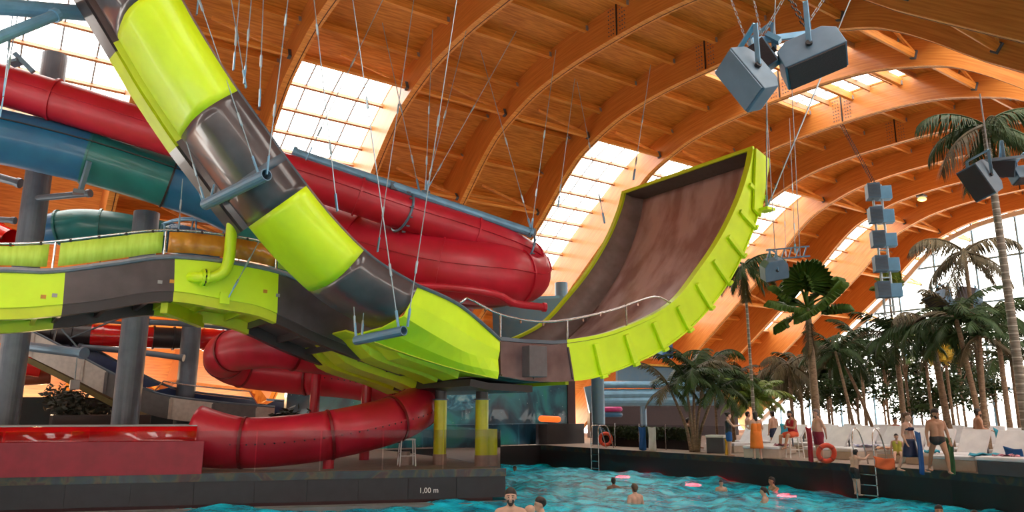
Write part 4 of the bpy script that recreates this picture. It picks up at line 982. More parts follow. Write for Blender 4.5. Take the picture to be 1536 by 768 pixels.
def fanleaf(R_, pet, seed=0, n=22, span=230, fold=.10, droopt=.16):
    m = MB(); m.tube([(0, 0, 0), (pet * .5, 0, .04), (pet, 0, 0)], [.03, .022, .018], 5); c = V((pet, 0, 0)); prev = None; rnd = random.Random(seed)
    o = len(m.v); m.v.append(c); cnt = n * 2 + 1
    for k in range(cnt):
        a = RAD(-span / 2 + span * k / (cnt - 1)); up = fold if k % 2 else -fold * .5
        for f_, dz in ((.5, up * .5), (.84, up - droopt * .35 * R_)): m.v.append(c + V((cos(a) * R_ * f_, sin(a) * R_ * f_, dz * .6)))
        m.v.append(c + V((cos(a) * R_ * (1.0 if k % 2 else .86), sin(a) * R_ * (1.0 if k % 2 else .86), -droopt * R_ * (1 + .3 * rnd.random()))))
    for k in range(cnt - 1):
        a = o + 1 + 3 * k; b = a + 3; m.f.append((o, a, b)); m.f.append((a, a + 1, b + 1, b)); m.f.append((a + 1, a + 2, b + 2, b + 1)) if k % 2 == 0 or True else None
    return m
FROND = {}
def frond_mesh(kind, var, mt):
    key = (kind, var, mt.name)
    if key not in FROND:
        if kind == 'f': m = feather(1.0, (62, 38, 12, -15)[var], (70, 85, 80, 60)[var], leaf=.26, seed=var, w=.026)
        elif kind == 'd': m = feather(1.0, (40, 10, -20, -45)[var], (95, 90, 60, 35)[var], leaf=.30, sag=1.1, seed=var, w=.026)
        else: m = fanleaf(.50, .48, var)
        o = m.build('frond', mt); me = o.data; bpy.data.objects.remove(o); FROND[key] = me
    return FROND[key]
def palm(label, base, h, cr=2.2, nf=14, kind='f', mt=None, bark=None, r=.13, lean=(0, 0), group=None, seed=0, cat='palm', name='palm_tree', rings=False, skirt=0, stems=None):
    r *= .70
    rnd = random.Random(seed + 11); mt = mt or FR; t = thing(name, base, label, cat, group); b = V(base)
    for (dx, dy, hh) in (stems or [(lean[0], lean[1], h)]):
        tp = b + V((dx, dy, hh)); pts = [b + V((dx * .15 if stems else 0, dy * .15 if stems else 0, 0)), b + V((dx * .3, dy * .3, hh * .35)), b + V((dx * .65, dy * .65, hh * .7)), tp]
        q = smooth_path(pts, 6); m = MB(); m.tube(q, [r * (1.25 - .45 * i / (len(q) - 1)) for i in range(len(q))], 10); tk = m.build('trunk', bark or BARK, t, smooth=True)
        if rings:
            m = MB(); 
            for k in range(int(hh / .22)):
                s_ = k * .22 / hh; i = min(int(s_ * (len(q) - 1)), len(q) - 2); c = q[i].lerp(q[i + 1], s_ * (len(q) - 1) - i); m.tube([c, c + V((0, 0, .03))], r * (1.3 - .45 * s_), 10)
            m.build('trunk_ring', mat('pale_ring', (.5, .47, .4), .7), tk)
        n_ = nf if not stems else max(6, nf // len(stems) + 2)
        for i in range(n_):
            var = min(3, int(4 * i / n_)); k_ = kind
            if kind == 'fan': var = i % 3
            o = bpy.data.objects.new('frond', frond_mesh('fan' if kind == 'fan' else kind, var, mt if rnd.random() > .1 or mt is not FR else FRB)); COL.objects.link(o); o.parent = t; o.location = tp - b
            az = i * 2.399 + rnd.random() * .5; el = 0
            if kind == 'fan': el = RAD((82, 62, 40, 20, 4, -14)[min(5, int(6 * i / n_))] + rnd.uniform(-6, 6))
            o.rotation_euler = (rnd.uniform(-.25, .25) * (2.5 if kind == 'fan' else 1), -el, az); s_ = cr * rnd.uniform(.85, 1.12) * (.85 if (var == 3 or kind == 'fan') else 1); o.scale = (s_, s_, s_)
        for i in range(skirt):
            o = bpy.data.objects.new('dry_frond', frond_mesh('d', 3, FRB)); COL.objects.link(o); o.parent = t; o.location = tp - b + V((0, 0, -.15)); o.rotation_euler = (0, RAD(35), i * 2.1 + rnd.random()); o.scale = (cr * .8,) * 3
    return t
def bush_mesh(n, R_, leaf, seed, squash=.75):
    rnd = random.Random(seed); m = MB(); cl = [V((rnd.gauss(0, .45), rnd.gauss(0, .45), rnd.gauss(0, .4) * squash)) for _ in range(9)]
    for i in range(n):
        c = rnd.choice(cl); d = V((rnd.gauss(0, 1), rnd.gauss(0, 1), rnd.gauss(0, 1))).normalized(); p = (c + d * rnd.uniform(.2, .42)) * R_
        a = V((rnd.gauss(0, 1), rnd.gauss(0, 1), rnd.gauss(0, .6) - .3)).normalized(); s_ = a.cross(d).normalized(); l = leaf * rnd.uniform(.6, 1.3)
        m.add([p, p + a * l * .5 + s_ * l * .22, p + a * l, p + a * l * .5 - s_ * l * .22], [(0, 1, 2, 3)])
    return m
def bushtree(label, base, h, R_, mt, trunk=True, n=1500, leaf=.28, seed=0, name='leafy_tree', cat='tree', group=None, squash=.75):
    t = thing(name, base, label, cat, group); b = V(base); c = b + V((0, 0, h))
    m = bush_mesh(n, R_, leaf, seed, squash); m.v = [v + c for v in m.v]; f = m.build('foliage', mt, t); f['kind'] = 'stuff'
    m = MB()
    if trunk:
        m.tube(smooth_path([b, b + V((.1, .1, h * .5)), c], 4), .07, 8)
        rnd = random.Random(seed)
        for i in range(6): m.tube([b + V((.05, .05, h * (.5 + .06 * i))), c + V((rnd.gauss(0, .4), rnd.gauss(0, .4), rnd.gauss(0, .3))) * R_], .03, 5)
    else: m.cyl(b, c, .05, seg=6)
    m.build('trunk', BARK, t, smooth=True); return t
def gp(px, d): p = P(px, 640, d); return V((p.x, p.y, 0))
def hz(py, d): return 1.6 + (618 - py) * d / 1134
palm('multi-stemmed feather palm at the pool deck edge under the half-pipe wall', gp(1040, 30.5), 3, 1.9, 34, 'f', r=.085, stems=[(-.9, .4, 2.6), (-.25, .1, 3.0), (.2, .0, 3.3), (.6, -.2, 3.0), (.95, -.5, 2.5)], seed=1)
palm('tall fan palm with broad pleated leaves and shaggy brown trunk', gp(1226, 29), hz(458, 29), 2.3, 13, 'fan', FRM, BARK, .2, seed=2, name='fan_palm', skirt=3)
palm('slender ringed palm with drooping fronds beside the half-pipe wall', gp(1132, 33), hz(388, 33), 2.0, 12, 'd', FR, BARKG, .09, seed=3, rings=True, skirt=4)
palm('very tall ringed palm along the right picture edge', gp(1540, 22), hz(150, 22), 2.3, 14, 'd', FR, BARKG, .17, lean=(0, 0), seed=4, rings=True)
palm('bushy bright green palm behind the orange-dressed woman', gp(1135, 35), 2.2, 1.9, 22, 'f', FRL, seed=5, r=.1)
palm('dark feather palm left of the fan palm, low crown', gp(1100, 36), 2.9, 2.0, 18, 'f', seed=6)
palm('arching young frond palm behind the multi-stemmed palm', gp(1075, 36), 4.2, 2.0, 9, 'd', seed=7, r=.08)
palm('palm with brown hanging dead fronds between the slender palm and the fan palm', gp(1190, 38), 4.0, 2.3, 14, 'd', FRB, seed=8)
palm('feather palm with reddish trunk under the loudspeaker tower', gp(1357, 31), hz(505, 31), 2.1, 18, 'f', BARK and FR, seed=9, r=.15)
palm('bright yellow-green fan palm high behind the loudspeaker tower', gp(1355, 40), hz(425, 40), 1.3, 9, 'fan', FRL, BARKG, .1, seed=10, name='fan_palm')
palm('leaning slim-trunked palm behind the white loungers, first right of the fan palm', gp(1285, 30), 4.2, 1.9, 12, 'f', r=.09, lean=(.9, 1.2), seed=12)
palm('leaning slim-trunked palm left of the striding woman', gp(1318, 33), 4.4, 1.9, 12, 'd', r=.1, lean=(-.9, 1.1), seed=13)
palm('straight grey-trunked palm in the middle of the back row', gp(1300, 36), 5.0, 2.0, 13, 'f', r=.1, seed=14)
palm('palm with thick brown trunk behind the man holding the green towel', gp(1425, 28), 5.0, 2.2, 14, 'd', r=.17, lean=(-.3, .2), seed=15)
palm('palm with twin pale trunks right of the two far loudspeakers', gp(1475, 26), 4.6, 2.1, 20, 'f', r=.13, stems=[(-.35, .3, 4.9), (.35, -.1, 4.3)], seed=16)
palm('broad pale-fronded palm at the far right behind the loungers', gp(1515, 30), 5.8, 2.3, 14, 'd', seed=17, r=.14)
palm('high drooping palm in front of the end window', gp(1480, 27), 7.6, 2.2, 11, 'd', FRB, BARK, .12, seed=18)
palm('short fan palm in the dark planting behind the slender palm', gp(1245, 40), 3.2, 1.6, 11, 'fan', FR, BARK, .1, seed=19, name='fan_palm')
palm('mid height palm with yellowing fronds before the end window', gp(1400, 36), 5.0, 1.9, 12, 'f', FRL, BARK, .1, seed=20)
palm('palm half hidden at the far right edge of the planting', gp(1530, 36), 4.2, 2.3, 14, 'f', seed=21)
palm('dark palm behind the fan palm trunk', gp(1205, 42), 4.0, 2.2, 14, 'f', seed=22)
tb = [(1290, 38, 2.7, 1.5, FR, 'dark leafy tree behind the seated lifeguard'), (1410, 37, 2.6, 1.7, FR, 'round dark leafy tree left of the man with the green towel'), (1335, 42, 4.6, 1.6, FR, 'leafy treetop right of the fan palm crown'),
      (1450, 40, 5.4, 1.7, FRB, 'brownish leafy treetop before the end window'), (1160, 44, 3.2, 1.8, FR, 'leafy tree in the shade left of the fan palm'), (1500, 42, 3.2, 1.8, FR, 'leafy tree low at the far right'),
      (1250, 46, 4.8, 1.7, FR, 'leafy tree crown just right of the fan palm trunk'), (1370, 46, 2.0, 1.5, FR, 'low leafy tree behind the striding woman'), (1432, 35, 6.9, .8, FRB, 'hanging dark foliage clump above the two far loudspeakers')]
tb += [(1225, 50, 2.6, 1.9, FR, 'dense dark tree far behind the lifeguard'), (1275, 50, 4.2, 1.8, FR, 'dense dark tree far behind, right of the fan palm trunk'), (1330, 52, 3.4, 2.0, FR, 'dense dark tree far behind the ladder rails'), (1385, 52, 4.6, 1.9, FR, 'dense dark tree far behind the striding woman'), (1440, 50, 3.6, 1.9, FR, 'dense dark tree far behind the man with the green towel'), (1485, 50, 5.2, 1.9, FR, 'dense dark tree far behind the twin-stemmed palm'), (1190, 50, 3.6, 1.8, FR, 'dense dark tree far left of the fan palm trunk')]
for i, (px, d, h, R_, mt, lb) in enumerate(tb): bushtree(lb, gp(px, d), h, R_, mt, seed=i + 40)
bushtree('orange and yellow flowering crown before the end window', gp(1368, 37), hz(490, 37), .7, FRY, seed=60, n=400)
bushtree('yellow-leaved shrub crown left of the two far loudspeakers', gp(1420, 34), hz(530, 34), .7, FRY, seed=61, n=250, leaf=.4)
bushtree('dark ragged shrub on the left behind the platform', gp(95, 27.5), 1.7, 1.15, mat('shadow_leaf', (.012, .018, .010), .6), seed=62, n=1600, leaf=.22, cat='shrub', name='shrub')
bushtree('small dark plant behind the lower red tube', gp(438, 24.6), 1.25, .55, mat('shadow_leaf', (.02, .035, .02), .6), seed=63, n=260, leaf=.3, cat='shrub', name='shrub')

# ============================================================ LOUNGERS, TOWELS, POOL FITTINGS
CUSH = mat('white_lounger', (.68, .68, .70), .6, col2=(.58, .58, .61), scale=3)
BEIGE = mat('beige_base', (.50, .40, .32), .6, scale=3)
ANTH = mat('anthracite_base', (.05, .055, .065), .6, scale=3)
def lounger(label, loc, rz, base=BEIGE, tilt=48):
    t = thing('sun_lounger', (0, 0, 0), label, 'sun lounger', 'white sun loungers on the deck')
    m = MB(); m.box((-.1, 0, .14), (1.85, .78, .26)); m.build('base', base, t, bevel=.02)
    m = MB(); m.box((-.35, 0, .33), (1.35, .82, .12)); m.build('seat', CUSH, t, bevel=.03)
    R3 = Matrix.Rotation(RAD(-tilt), 3, 'Y'); m = MB(); m.box(V((.32, 0, .36)) + R3 @ V((.45, 0, 0)), (.95, .82, .1), R3); m.build('backrest', CUSH, t, bevel=.03)
    m = MB()
    for s_ in (-1, 1): m.bar((.75, s_ * .32, .05), (.72, s_ * .32, .7), .04)
    m.build('back_leg', STEELD, t)
    t.location = loc; t.rotation_euler = (0, 0, rz); return t
L0_ = None; cnt_ = 0
def place_l(x, y, rz, label):
    global L0_
    if L0_ is None: L0_ = lounger(label, (x, y, 0), rz)
    else: return dup(L0_, (x, y, 0), rz, label)
    return L0_
front = [(24.9, 20.2), (24.8, 18.6), (24.7, 16.2), (24.6, 15.1), (24.4, 13.3), (24.2, 12.3), (24.0, 11.2), (23.7, 10.1), (23.4, 9.1), (23.2, 8.1), (23.0, 7.1), (22.8, 6.0)]
words = ['beyond the orange-dressed woman', 'directly behind the orange-dressed woman', 'behind the lifeguard stool', 'right of the lifeguard stool', 'beside the pool ladder rails', 'just right of the pool ladder rails', 'behind the woman in the blue skirt', 'between the striding woman and the man with the towel', 'just right of the man with the towel', 'holding the turquoise towel', 'holding the striped towel', 'at the right picture edge']
for (x, y), w_ in zip(front, words): place_l(x + .6, y, .0 + random.uniform(-.05, .05), 'white front-row sun lounger, raised back, ' + w_)
for r_, x in ((2, 28.2), (3, 31.5)):
    for k in range(11):
        y = 21.5 - k * 1.45 - (r_ == 3) * .6
        place_l(x, y, random.uniform(-.08, .08), 'white sun lounger in the %s row, %s from the left' % ('second' if r_ == 2 else 'third', ['first', 'second', 'third', 'fourth', 'fifth', 'sixth', 'seventh', 'eighth', 'ninth', 'tenth', 'eleventh'][k]))
def fabric(name, m_, label, c, size, cat='towel', drape=.0, rz=0, parent=None, fold=.03):
    c = V(c); R3 = Matrix.Rotation(rz, 3, 'Z'); m = MB(); nx, ny = 12, 10; rows = []
    for i in range(nx + 1):
        row = []
        for j in range(ny + 1):
            u = i / nx - .5; v = j / ny - .5; x = u * size[0]; y = v * size[1]; z = fold * sin(9 * u + 5 * v) + fold * .6 * sin(14 * v - 3 * u) - drape * max(0, -u - .15) * 2
            row.append(c + R3 @ V((x + (max(0, -u - .15)) * size[0] * .5 * (drape > 0), y, z)))
        rows.append(row)
    m.grid(rows); o = m.build(name, m_, None, smooth=True, solid=.02, loc=c); return tag(o, label, cat)
TQ = mat('turquoise_cloth', (.03, .33, .45), .8, col2=(.02, .25, .36), scale=4); BLC = mat('royal_blue_cloth', (.01, .09, .30), .8, scale=4); PK = mat('pink_stripe_cloth', (.55, .22, .28), .8, col2=(.10, .03, .05), scale=2, stretch=(1, 8, 1), lo=.45, hi=.55)
ORC = mat('orange_cloth', (.72, .15, .04), .8, col2=(.6, .11, .03), scale=4); FLW = mat('patterned_white_cloth', (.62, .62, .68), .8, col2=(.18, .20, .36), scale=7, lo=.45, hi=.55); PEACH = mat('peach_cloth', (.68, .40, .26), .8, scale=4)
def seat_on(px, py, d): return P(px, py, d)
for (px, py, d, sz, mt, lb) in [(1478, 682, 20.6, (.7, .7), TQ, 'turquoise towel crumpled on a white lounger at the right'),
      (1508, 684, 20.2, (.6, .6), PK, 'pink and dark striped towel beside the royal blue one'), (1355, 664, 22.6, (.6, .7), TQ, 'small turquoise towel over a lounger back behind the striding woman'),
      (1300, 668, 23.2, (.6, .8), FLW, 'patterned white towel spread over a lounger right of the ladder'), (1330, 672, 22.2, (.5, .5), PEACH, 'peach towel bundled on a lounger'),
      (1398, 677, 21.6, (.4, .4), TQ, 'pale turquoise towel on the lounger behind the walking man'), (1172, 667, 25.5, (.6, .4), PK, 'dark pink bundle of clothes on the lounger behind the orange-dressed woman')]:
    p = onz(px, py, .46); fabric('towel', mt, lb, p, sz, rz=random.random(), fold=.03)
def hangcloth(label, mt, top0, top1, h, cat='towel', thick=.02):
    m = MB(); rows = []
    for i in range(11):
        t = i / 10; a = V(top0).lerp(V(top1), t); rows.append([a + V((.025 * sin(8 * t + j), .025 * cos(7 * t + .8 * j), -h * j / 6 - .04 * sin(3 * t))) for j in range(7)])
    m.grid(rows); o = m.build('towel', mt, None, smooth=True, solid=thick, loc=V(top0)); return tag(o, label, cat)
hangcloth('royal blue towel draped over the back of a lounger at the far right', BLC, P(1506, 669, 20.6), P(1533, 673, 20.2), .5)
hangcloth('orange towel hung over a lounger front behind the pool ladder', ORC, P(1311, 684, 20.6), P(1341, 687, 20.5), .30)
hangcloth('turquoise towel hanging between two loungers behind the lifeguard', TQ, P(1170, 635, 27), P(1186, 634, 27), .45)
hangcloth('blue towel hanging on the glass railing left of the multi-stemmed palm', BLC, P(958, 640, 31.5), P(968, 640, 31.5), .95)
hangcloth('white towel hanging on the glass railing beside the blue one', WHITE, P(972, 640, 31.3), P(983, 640, 31.3), 1.0)
m = MB(); p = gp(1094, 28.6); m = MB()
o = hangcloth('yellow cloth hanging behind the legs of the woman in blue shorts', mat('yellow_cloth', (.62, .38, .03), .8), P(1087, 658, 28.2), P(1093, 658, 28.2), .62)
# low platforms
def bench(label, a, b, d0, d1, mt, h=.4):
    p = gp(a, d0); q = gp(b, d1); t = thing('low_bench', (p + q) / 2, label, 'bench'); dr_ = (q - p).normalized(); nn = V((-dr_.y, dr_.x, 0)); nn = nn if nn.dot(_f) > 0 else -nn
    c = (p + q) / 2 + nn * .45; R3 = Matrix((dr_, nn, V((0, 0, 1)))).transposed(); m = MB(); m.box(c + V((0, 0, h / 2)), ((q - p).length, .9, h), R3); m.build('bench_base', mt, t, bevel=.02)
    m = MB(); m.box(c + V((0, 0, h + .05)), ((q - p).length + .05, .95, .1), R3); m.build('bench_cushion', CUSH, t, bevel=.03)
bench('low white-topped beige bench under the orange-dressed woman', 1113, 1166, 26.6, 26.0, BEIGE, .32)
bench('long anthracite base with white top at the bottom right of the deck', 1458, 1545, 19.6, 18.4, ANTH, .36)
bench('beige lounger plinth behind the legs of the walking man', 1392, 1456, 21.2, 20.3, BEIGE, .3)
bench('dark cube table behind the woman in blue shorts', 1058, 1084, 29.5, 29.2, ANTH, .6)
# pool ladders
def ladder(label, c, out, H_=1.0, below=1.2, wid=.5, steps=3):
    """c = point on the deck edge, out = unit vector towards the water"""
    c = V(c); out = V(out).normalized(); sd_ = V((-out.y, out.x, 0)); t = thing('pool_ladder', c, label, 'pool ladder')
    for s_ in (-1, 1):
        b = c + sd_ * s_ * wid / 2; pts = [b - out * .75 + V((0, 0, .0)), b - out * .55 + V((0, 0, .6)), b - out * .35 + V((0, 0, .95)), b - out * .1 + V((0, 0, H_ + .05)), b + out * .14 + V((0, 0, .9)), b + out * .16 + V((0, 0, .2)), b + out * .16 + V((0, 0, -below))]
        m = MB(); m.tube(smooth_path(pts, 5), .024, 8); m.build('hand_rail', CHROME, t, smooth=True)
    for k in range(steps):
        z = -.25 - .3 * k; m = MB(); m.box(c + out * .16 + V((0, 0, z)), (abs(sd_.x) * wid + .06, abs(sd_.y) * wid + .06, .03)); m.build('tread', CHROME, t)
ladder('chrome pool ladder at the far corner of the pool next to the blue-grey column', (22.75, 26.0, 0), (-1, 0, 0), .95)
LP_ = onz(1300, 702, 0); LP_ = V((21.95, 11.9, 0)); 
le = onz(1292, 699, 0)
ladder('chrome pool ladder a boy is climbing out on', (22.25, le.y, 0), (-1, -.1, 0), 1.05, 1.2, .62)
# life ring etc.
def life_ring(label, c, R_, r_, axis):
    t = thing('life_ring', c, label, 'life ring'); m = MB(); m.ring(c, axis, R_, r_, 28, 10); m.build('ring_body', mat('life_ring_orange', (.72, .06, .02), .5, scale=3), t, smooth=True)
    m = MB()
    for k in range(4):
        sd_, u_, _ = frame(V(axis)); a = pi / 4 + k * pi / 2; cc = V(c) + (sd_ * cos(a) + u_ * sin(a)) * R_; tg = (-sd_ * sin(a) + u_ * cos(a)); m.tube([cc - tg * .03, cc + tg * .03], r_ * 1.06, 10)
    m.build('ring_band', mat('band_red', (.45, .04, .02), .5), t, smooth=True)
p = onz(1246, 697, 0) + _f * .25; life_ring('orange life ring leaning on the deck beside the man in red trunks', (p.x, p.y, .33), .25, .075, _f * 1 + UP * .2)
p = gp(908, 34.6); life_ring('orange-red life ring behind the far pool ladder', (p.x, p.y, .36), .26, .08, _f)
# high stools
def high_stool(label, loc, rz, back=True, SH=.78):
    t = thing('high_stool', (0, 0, 0), label, 'stool')
    for sx in (-1, 1):
        for sy in (-1, 1): m = MB(); m.bar((sx * .24, sy * .22, 0), (sx * .2, sy * .18, SH + (.0)), .035); m.build('leg', WHITE, t)
    m = MB(); m.box((0, 0, SH), (.46, .42, .04)); m.build('seat', WHITE, t, bevel=.01)
    m = MB()
    for sy in (-1, 1): m.bar((-.23, sy * .21, .3), (.23, sy * .21, .3), .025)
    for sx in (-1, 1): m.bar((sx * .23, -.2, .36), (sx * .23, .2, .36), .025)
    m.build('foot_rail', WHITE, t)
    if back:
        m = MB(); m.grid([[V((-.21 - .03 * j, .18 * cos(RAD(90 * (k / 4 - 1) * 0)) * (k / 2 - 1), SH + .05 + .17 * j)) for k in range(5)] for j in range(4)]); m.build('backrest', mat('beige_back', (.6, .5, .42), .6), t, solid=.03)
    t.location = loc; t.rotation_euler = (0, 0, rz); return t
p = onz(612, 699, 0); high_stool('empty white high stool with back on the slide platform', (p.x, p.y + .1, 0), math.atan2(_r.y, _r.x) + .3)
ls = onz(1197, 688, 0) + _f * .25; high_stool('white high stool the lifeguard in red sits on', (ls.x, ls.y, 0), math.atan2(_r.y, _r.x) - pi, False, .72)
# far right-of-column slides: stacked pale blue tubes, balcony
ft = thing('pale_blue_flumes', P(985, 640, 45), 'stack of pale blue slide tubes beyond the blue-grey column', 'water slide')
for k, (y0, y1, r_) in enumerate(((577, 577, .2), (592, 590, .32), (601, 600, .34))):
    m = MB(); m.tube([P(903, y0, 43.5), P(980, (y0 + y1) / 2, 44), P(1075, y1, 45)], r_, 14); m.build('flume_tube', PIPEB, ft, smooth=False)
m = MB(); m.bar(P(880, 600, 46), P(900, 596, 46), 1.0, 1.6); m.build('flume_end', STEEL, ft)
bl_ = thing('balcony', P(1000, 560, 48), 'blue-grey balcony box with a thin yellow top edge behind the palms', 'balcony')
m = MB(); m.bar(P(925, 558, 47), P(1100, 566, 49), .3, 1.1); m.build('balcony_front', STEEL, bl_); m = MB(); m.bar(P(925, 545, 46.9), P(1100, 554, 48.9), .35, .12); m.build('balcony_edge', mat('amber_edge', (.65, .35, .03), .5), bl_)
ar = thing('art_panel', P(978, 524, 48), 'small bright orange and blue art panel standing on the balcony', 'panel')
m = MB(); m.bar(P(950, 526, 48), P(984, 526, 48), .08, 1.0); m.build('orange_field', galaxy('orange_art', 0, [(.35, (.5, .05, .01)), (.5, (.75, .3, .08)), (.65, (.7, .55, .4))], .8), ar); m = MB(); m.bar(P(984, 526, 48), P(1009, 526, 48.3), .08, 1.0); m.build('blue_field', galaxy('blue_art', 0, [(.35, (.01, .02, .2)), (.5, (.02, .15, .5)), (.65, (.2, .5, .6))], 1.2), ar)
t = thing('technical_box', P(800, 480, 36), 'blue-grey technical box with pale blue top behind the pool end of the slide', 'box'); m = MB(); m.bar(P(740, 485, 36), P(845, 482, 36), 2.0, 2.2); m.build('box_body', STEEL, t); m = MB(); m.bar(P(745, 452, 36), P(838, 449, 36), 1.6, .12); m.build('box_lid', PIPEB, t)
m = MB(); m.bar(P(883, 630, 47) * 1, P(1105, 632, 53), .3, 2.6); m.v = [V((v.x, v.y, 0 if v.z < P(883, 630, 47).z else 2.5)) for v in m.v]; struct(m.build('wall_lounge_back', mat('dark_maroon_wall', (.03, .008, .01), .6)))  # dark wall added to stand in for the shade of the room beyond
# raft stack
t = thing('raft_stack', gp(920, 41), 'stack of pink and blue slide rafts behind the column', 'rafts')
for k, (mt, z) in enumerate(((mat('pink_raft', (.5, .03, .2), .4), 1.75), (BLUE, 1.45))): m = MB(); m.ring(P(918, 623, 41) * 1 - V((0, 0, P(918, 623, 41).z - z)), (0, 0, 1), .45, .14, 24, 10, 1); m.build('raft', mt, t, smooth=True)
# planter with hedge behind the glass rail at the far end of the deck
HEDG = mat('hedge_leaf', (.05, .075, .015), .6, col2=(.02, .03, .01), scale=8)
hb = thing('planter_hedge', (26.5, 25.0, 0), 'low planter with dark green hedge behind the glass rail at the far deck corner', 'hedge')
m = MB(); m.box((25.2, 25.3, .2), (.7, 5.6, .4)); m.build('planter_box', DARKW, hb)
rnd = random.Random(3); m = MB()
for i in range(2600):
    p = V((25.2 + rnd.uniform(-.4, .4), 25.3 + rnd.uniform(-2.8, 2.8), .35 + rnd.random() * .55)); a = V((rnd.gauss(0, 1), rnd.gauss(0, 1), rnd.gauss(0, 1))).normalized() * .12; b = a.cross(V((rnd.gauss(0, 1), 1, 0))).normalized() * .05; m.add([p - a, p + b, p + a, p - b], [(0, 1, 2, 3)])
o = m.build('hedge_foliage', HEDG, hb); o['kind'] = 'stuff'
gr2 = thing('glass_railing', (24.2, 23, 0), 'frameless glass railing with slim posts along the far deck edge', 'railing')
for k in range(5):
    y = 28.0 - k * 1.6; m = MB(); m.box((24.2, y - .8, .55), (.015, 1.55, 1.0)); m.build('glass_panel', RGLASS, gr2); m = MB(); m.cyl((24.2, y, 0), (24.2, y, 1.08), .025, seg=8); m.build('post', CHROME, gr2)
lg = thing('glass_balustrade', (18, 30.2, 0), 'clear glass balustrade on the dark ledge in front of the space mural', 'balustrade')
for k in range(5): m = MB(); m.box((15.3 + k * 1.75, 30.25, .52), (1.7, .015, 1.0)); m.build('glass_panel', RGLASS, lg)
m = MB(); m.bar((14.4, 30.25, 1.03), (23.2, 30.25, 1.03), .02, .02); m.build('top_edge', STEEL, lg)
# orange sign board with rounded ends on the ledge
sg = thing('orange_sign', P(825, 628, 34.5), 'glowing orange oblong sign hanging in front of the space mural', 'sign')
a = P(812, 628, 34.6); b = P(837, 629, 34.6); m = MB(); m.tube([a, b], .01, 6)
m = MB(); m.capsule(a, .14, b, .14, 12); m.build('sign_board', mat('orange_sign_face', (1, .16, .02), .5, emit=.9), sg, smooth=True)
# spiral galaxy painted on the mural: pale blue whorl as part of the print
gx = P(703, 589, 33.6)
MW = galaxy('mural_whorl', 0, [(.3, (.01, .05, .09)), (.5, (.04, .22, .32)), (.62, (.22, .42, .48)), (.75, (.4, .5, .5))], .9, 3)
m = MB(); c = V((ona(703, 590, 17.3).x, 31.235, hz(590, 33))); c = onb(703, 590, 31.235); vs = [c]; 
for k in range(40): a = 2 * pi * k / 40; vs.append(c + V((cos(a) * 1.5 * (1 + .08 * sin(3 * a)), 0, sin(a) * .75 + cos(a) * .35)))
m.add(vs, [(0, 1 + k, 1 + (k + 1) % 40) for k in range(40)]); o = m.build('trim_6', MW); struct(o)
# dark backdrop beneath the slides, technical room
m = MB(); m.bar(V((-6, 37, 1.1)), V((13.5, 37, 1.1)), .3, 2.2); struct(m.build('wall_technical', mat('dark_teal_wall', (.006, .02, .024), .6, col2=(.01, .005, .006), scale=.6)))
# rocks/box
BL2 = [('dark planter box behind the far left glass balustrade', P(145, 640, 27), (1.9, 1.2, 1.1))]
t = thing('planter_box', gp(150, 27.5), BL2[0][0], 'planter'); p = gp(150, 27.5); m = MB(); m.box(p + V((0, 0, .75)), (3.2, 1.4, 1.5)); m.build('planter_body', BLACKF, t, bevel=.04)

# ============================================================ PEOPLE
SK = {k: mat('skin_' + k, c, .5, col2=tuple(q * .85 for q in c), scale=6) for k, c in {'fair': (.56, .33, .235), 'tan': (.43, .22, .13), 'light': (.62, .40, .30), 'brown': (.20, .095, .055)}.items()}
HAIRB = mat('dark_hair', (.018, .012, .010), .6, scale=30); HAIRN = mat('brown_hair', (.09, .045, .025), .6, scale=30); HAIRG = mat('grey_hair', (.16, .13, .12), .6, scale=30)
def remesh(mb, vox, sm=3):
    me = bpy.data.meshes.new('tmp'); me.from_pydata(mb.v, [], mb.f); o = bpy.data.objects.new('tmp', me); COL.objects.link(o)
    r = o.modifiers.new('r', 'REMESH'); r.mode = 'VOXEL'; r.voxel_size = vox; r.use_smooth_shade = True
    if sm: s_ = o.modifiers.new('s', 'SMOOTH'); s_.iterations = sm; s_.factor = .5
    dg = bpy.context.evaluated_depsgraph_get(); me2 = bpy.data.meshes.new_from_object(o.evaluated_get(dg)); bpy.data.objects.remove(o); return me2
DN = (0, 0, -1)
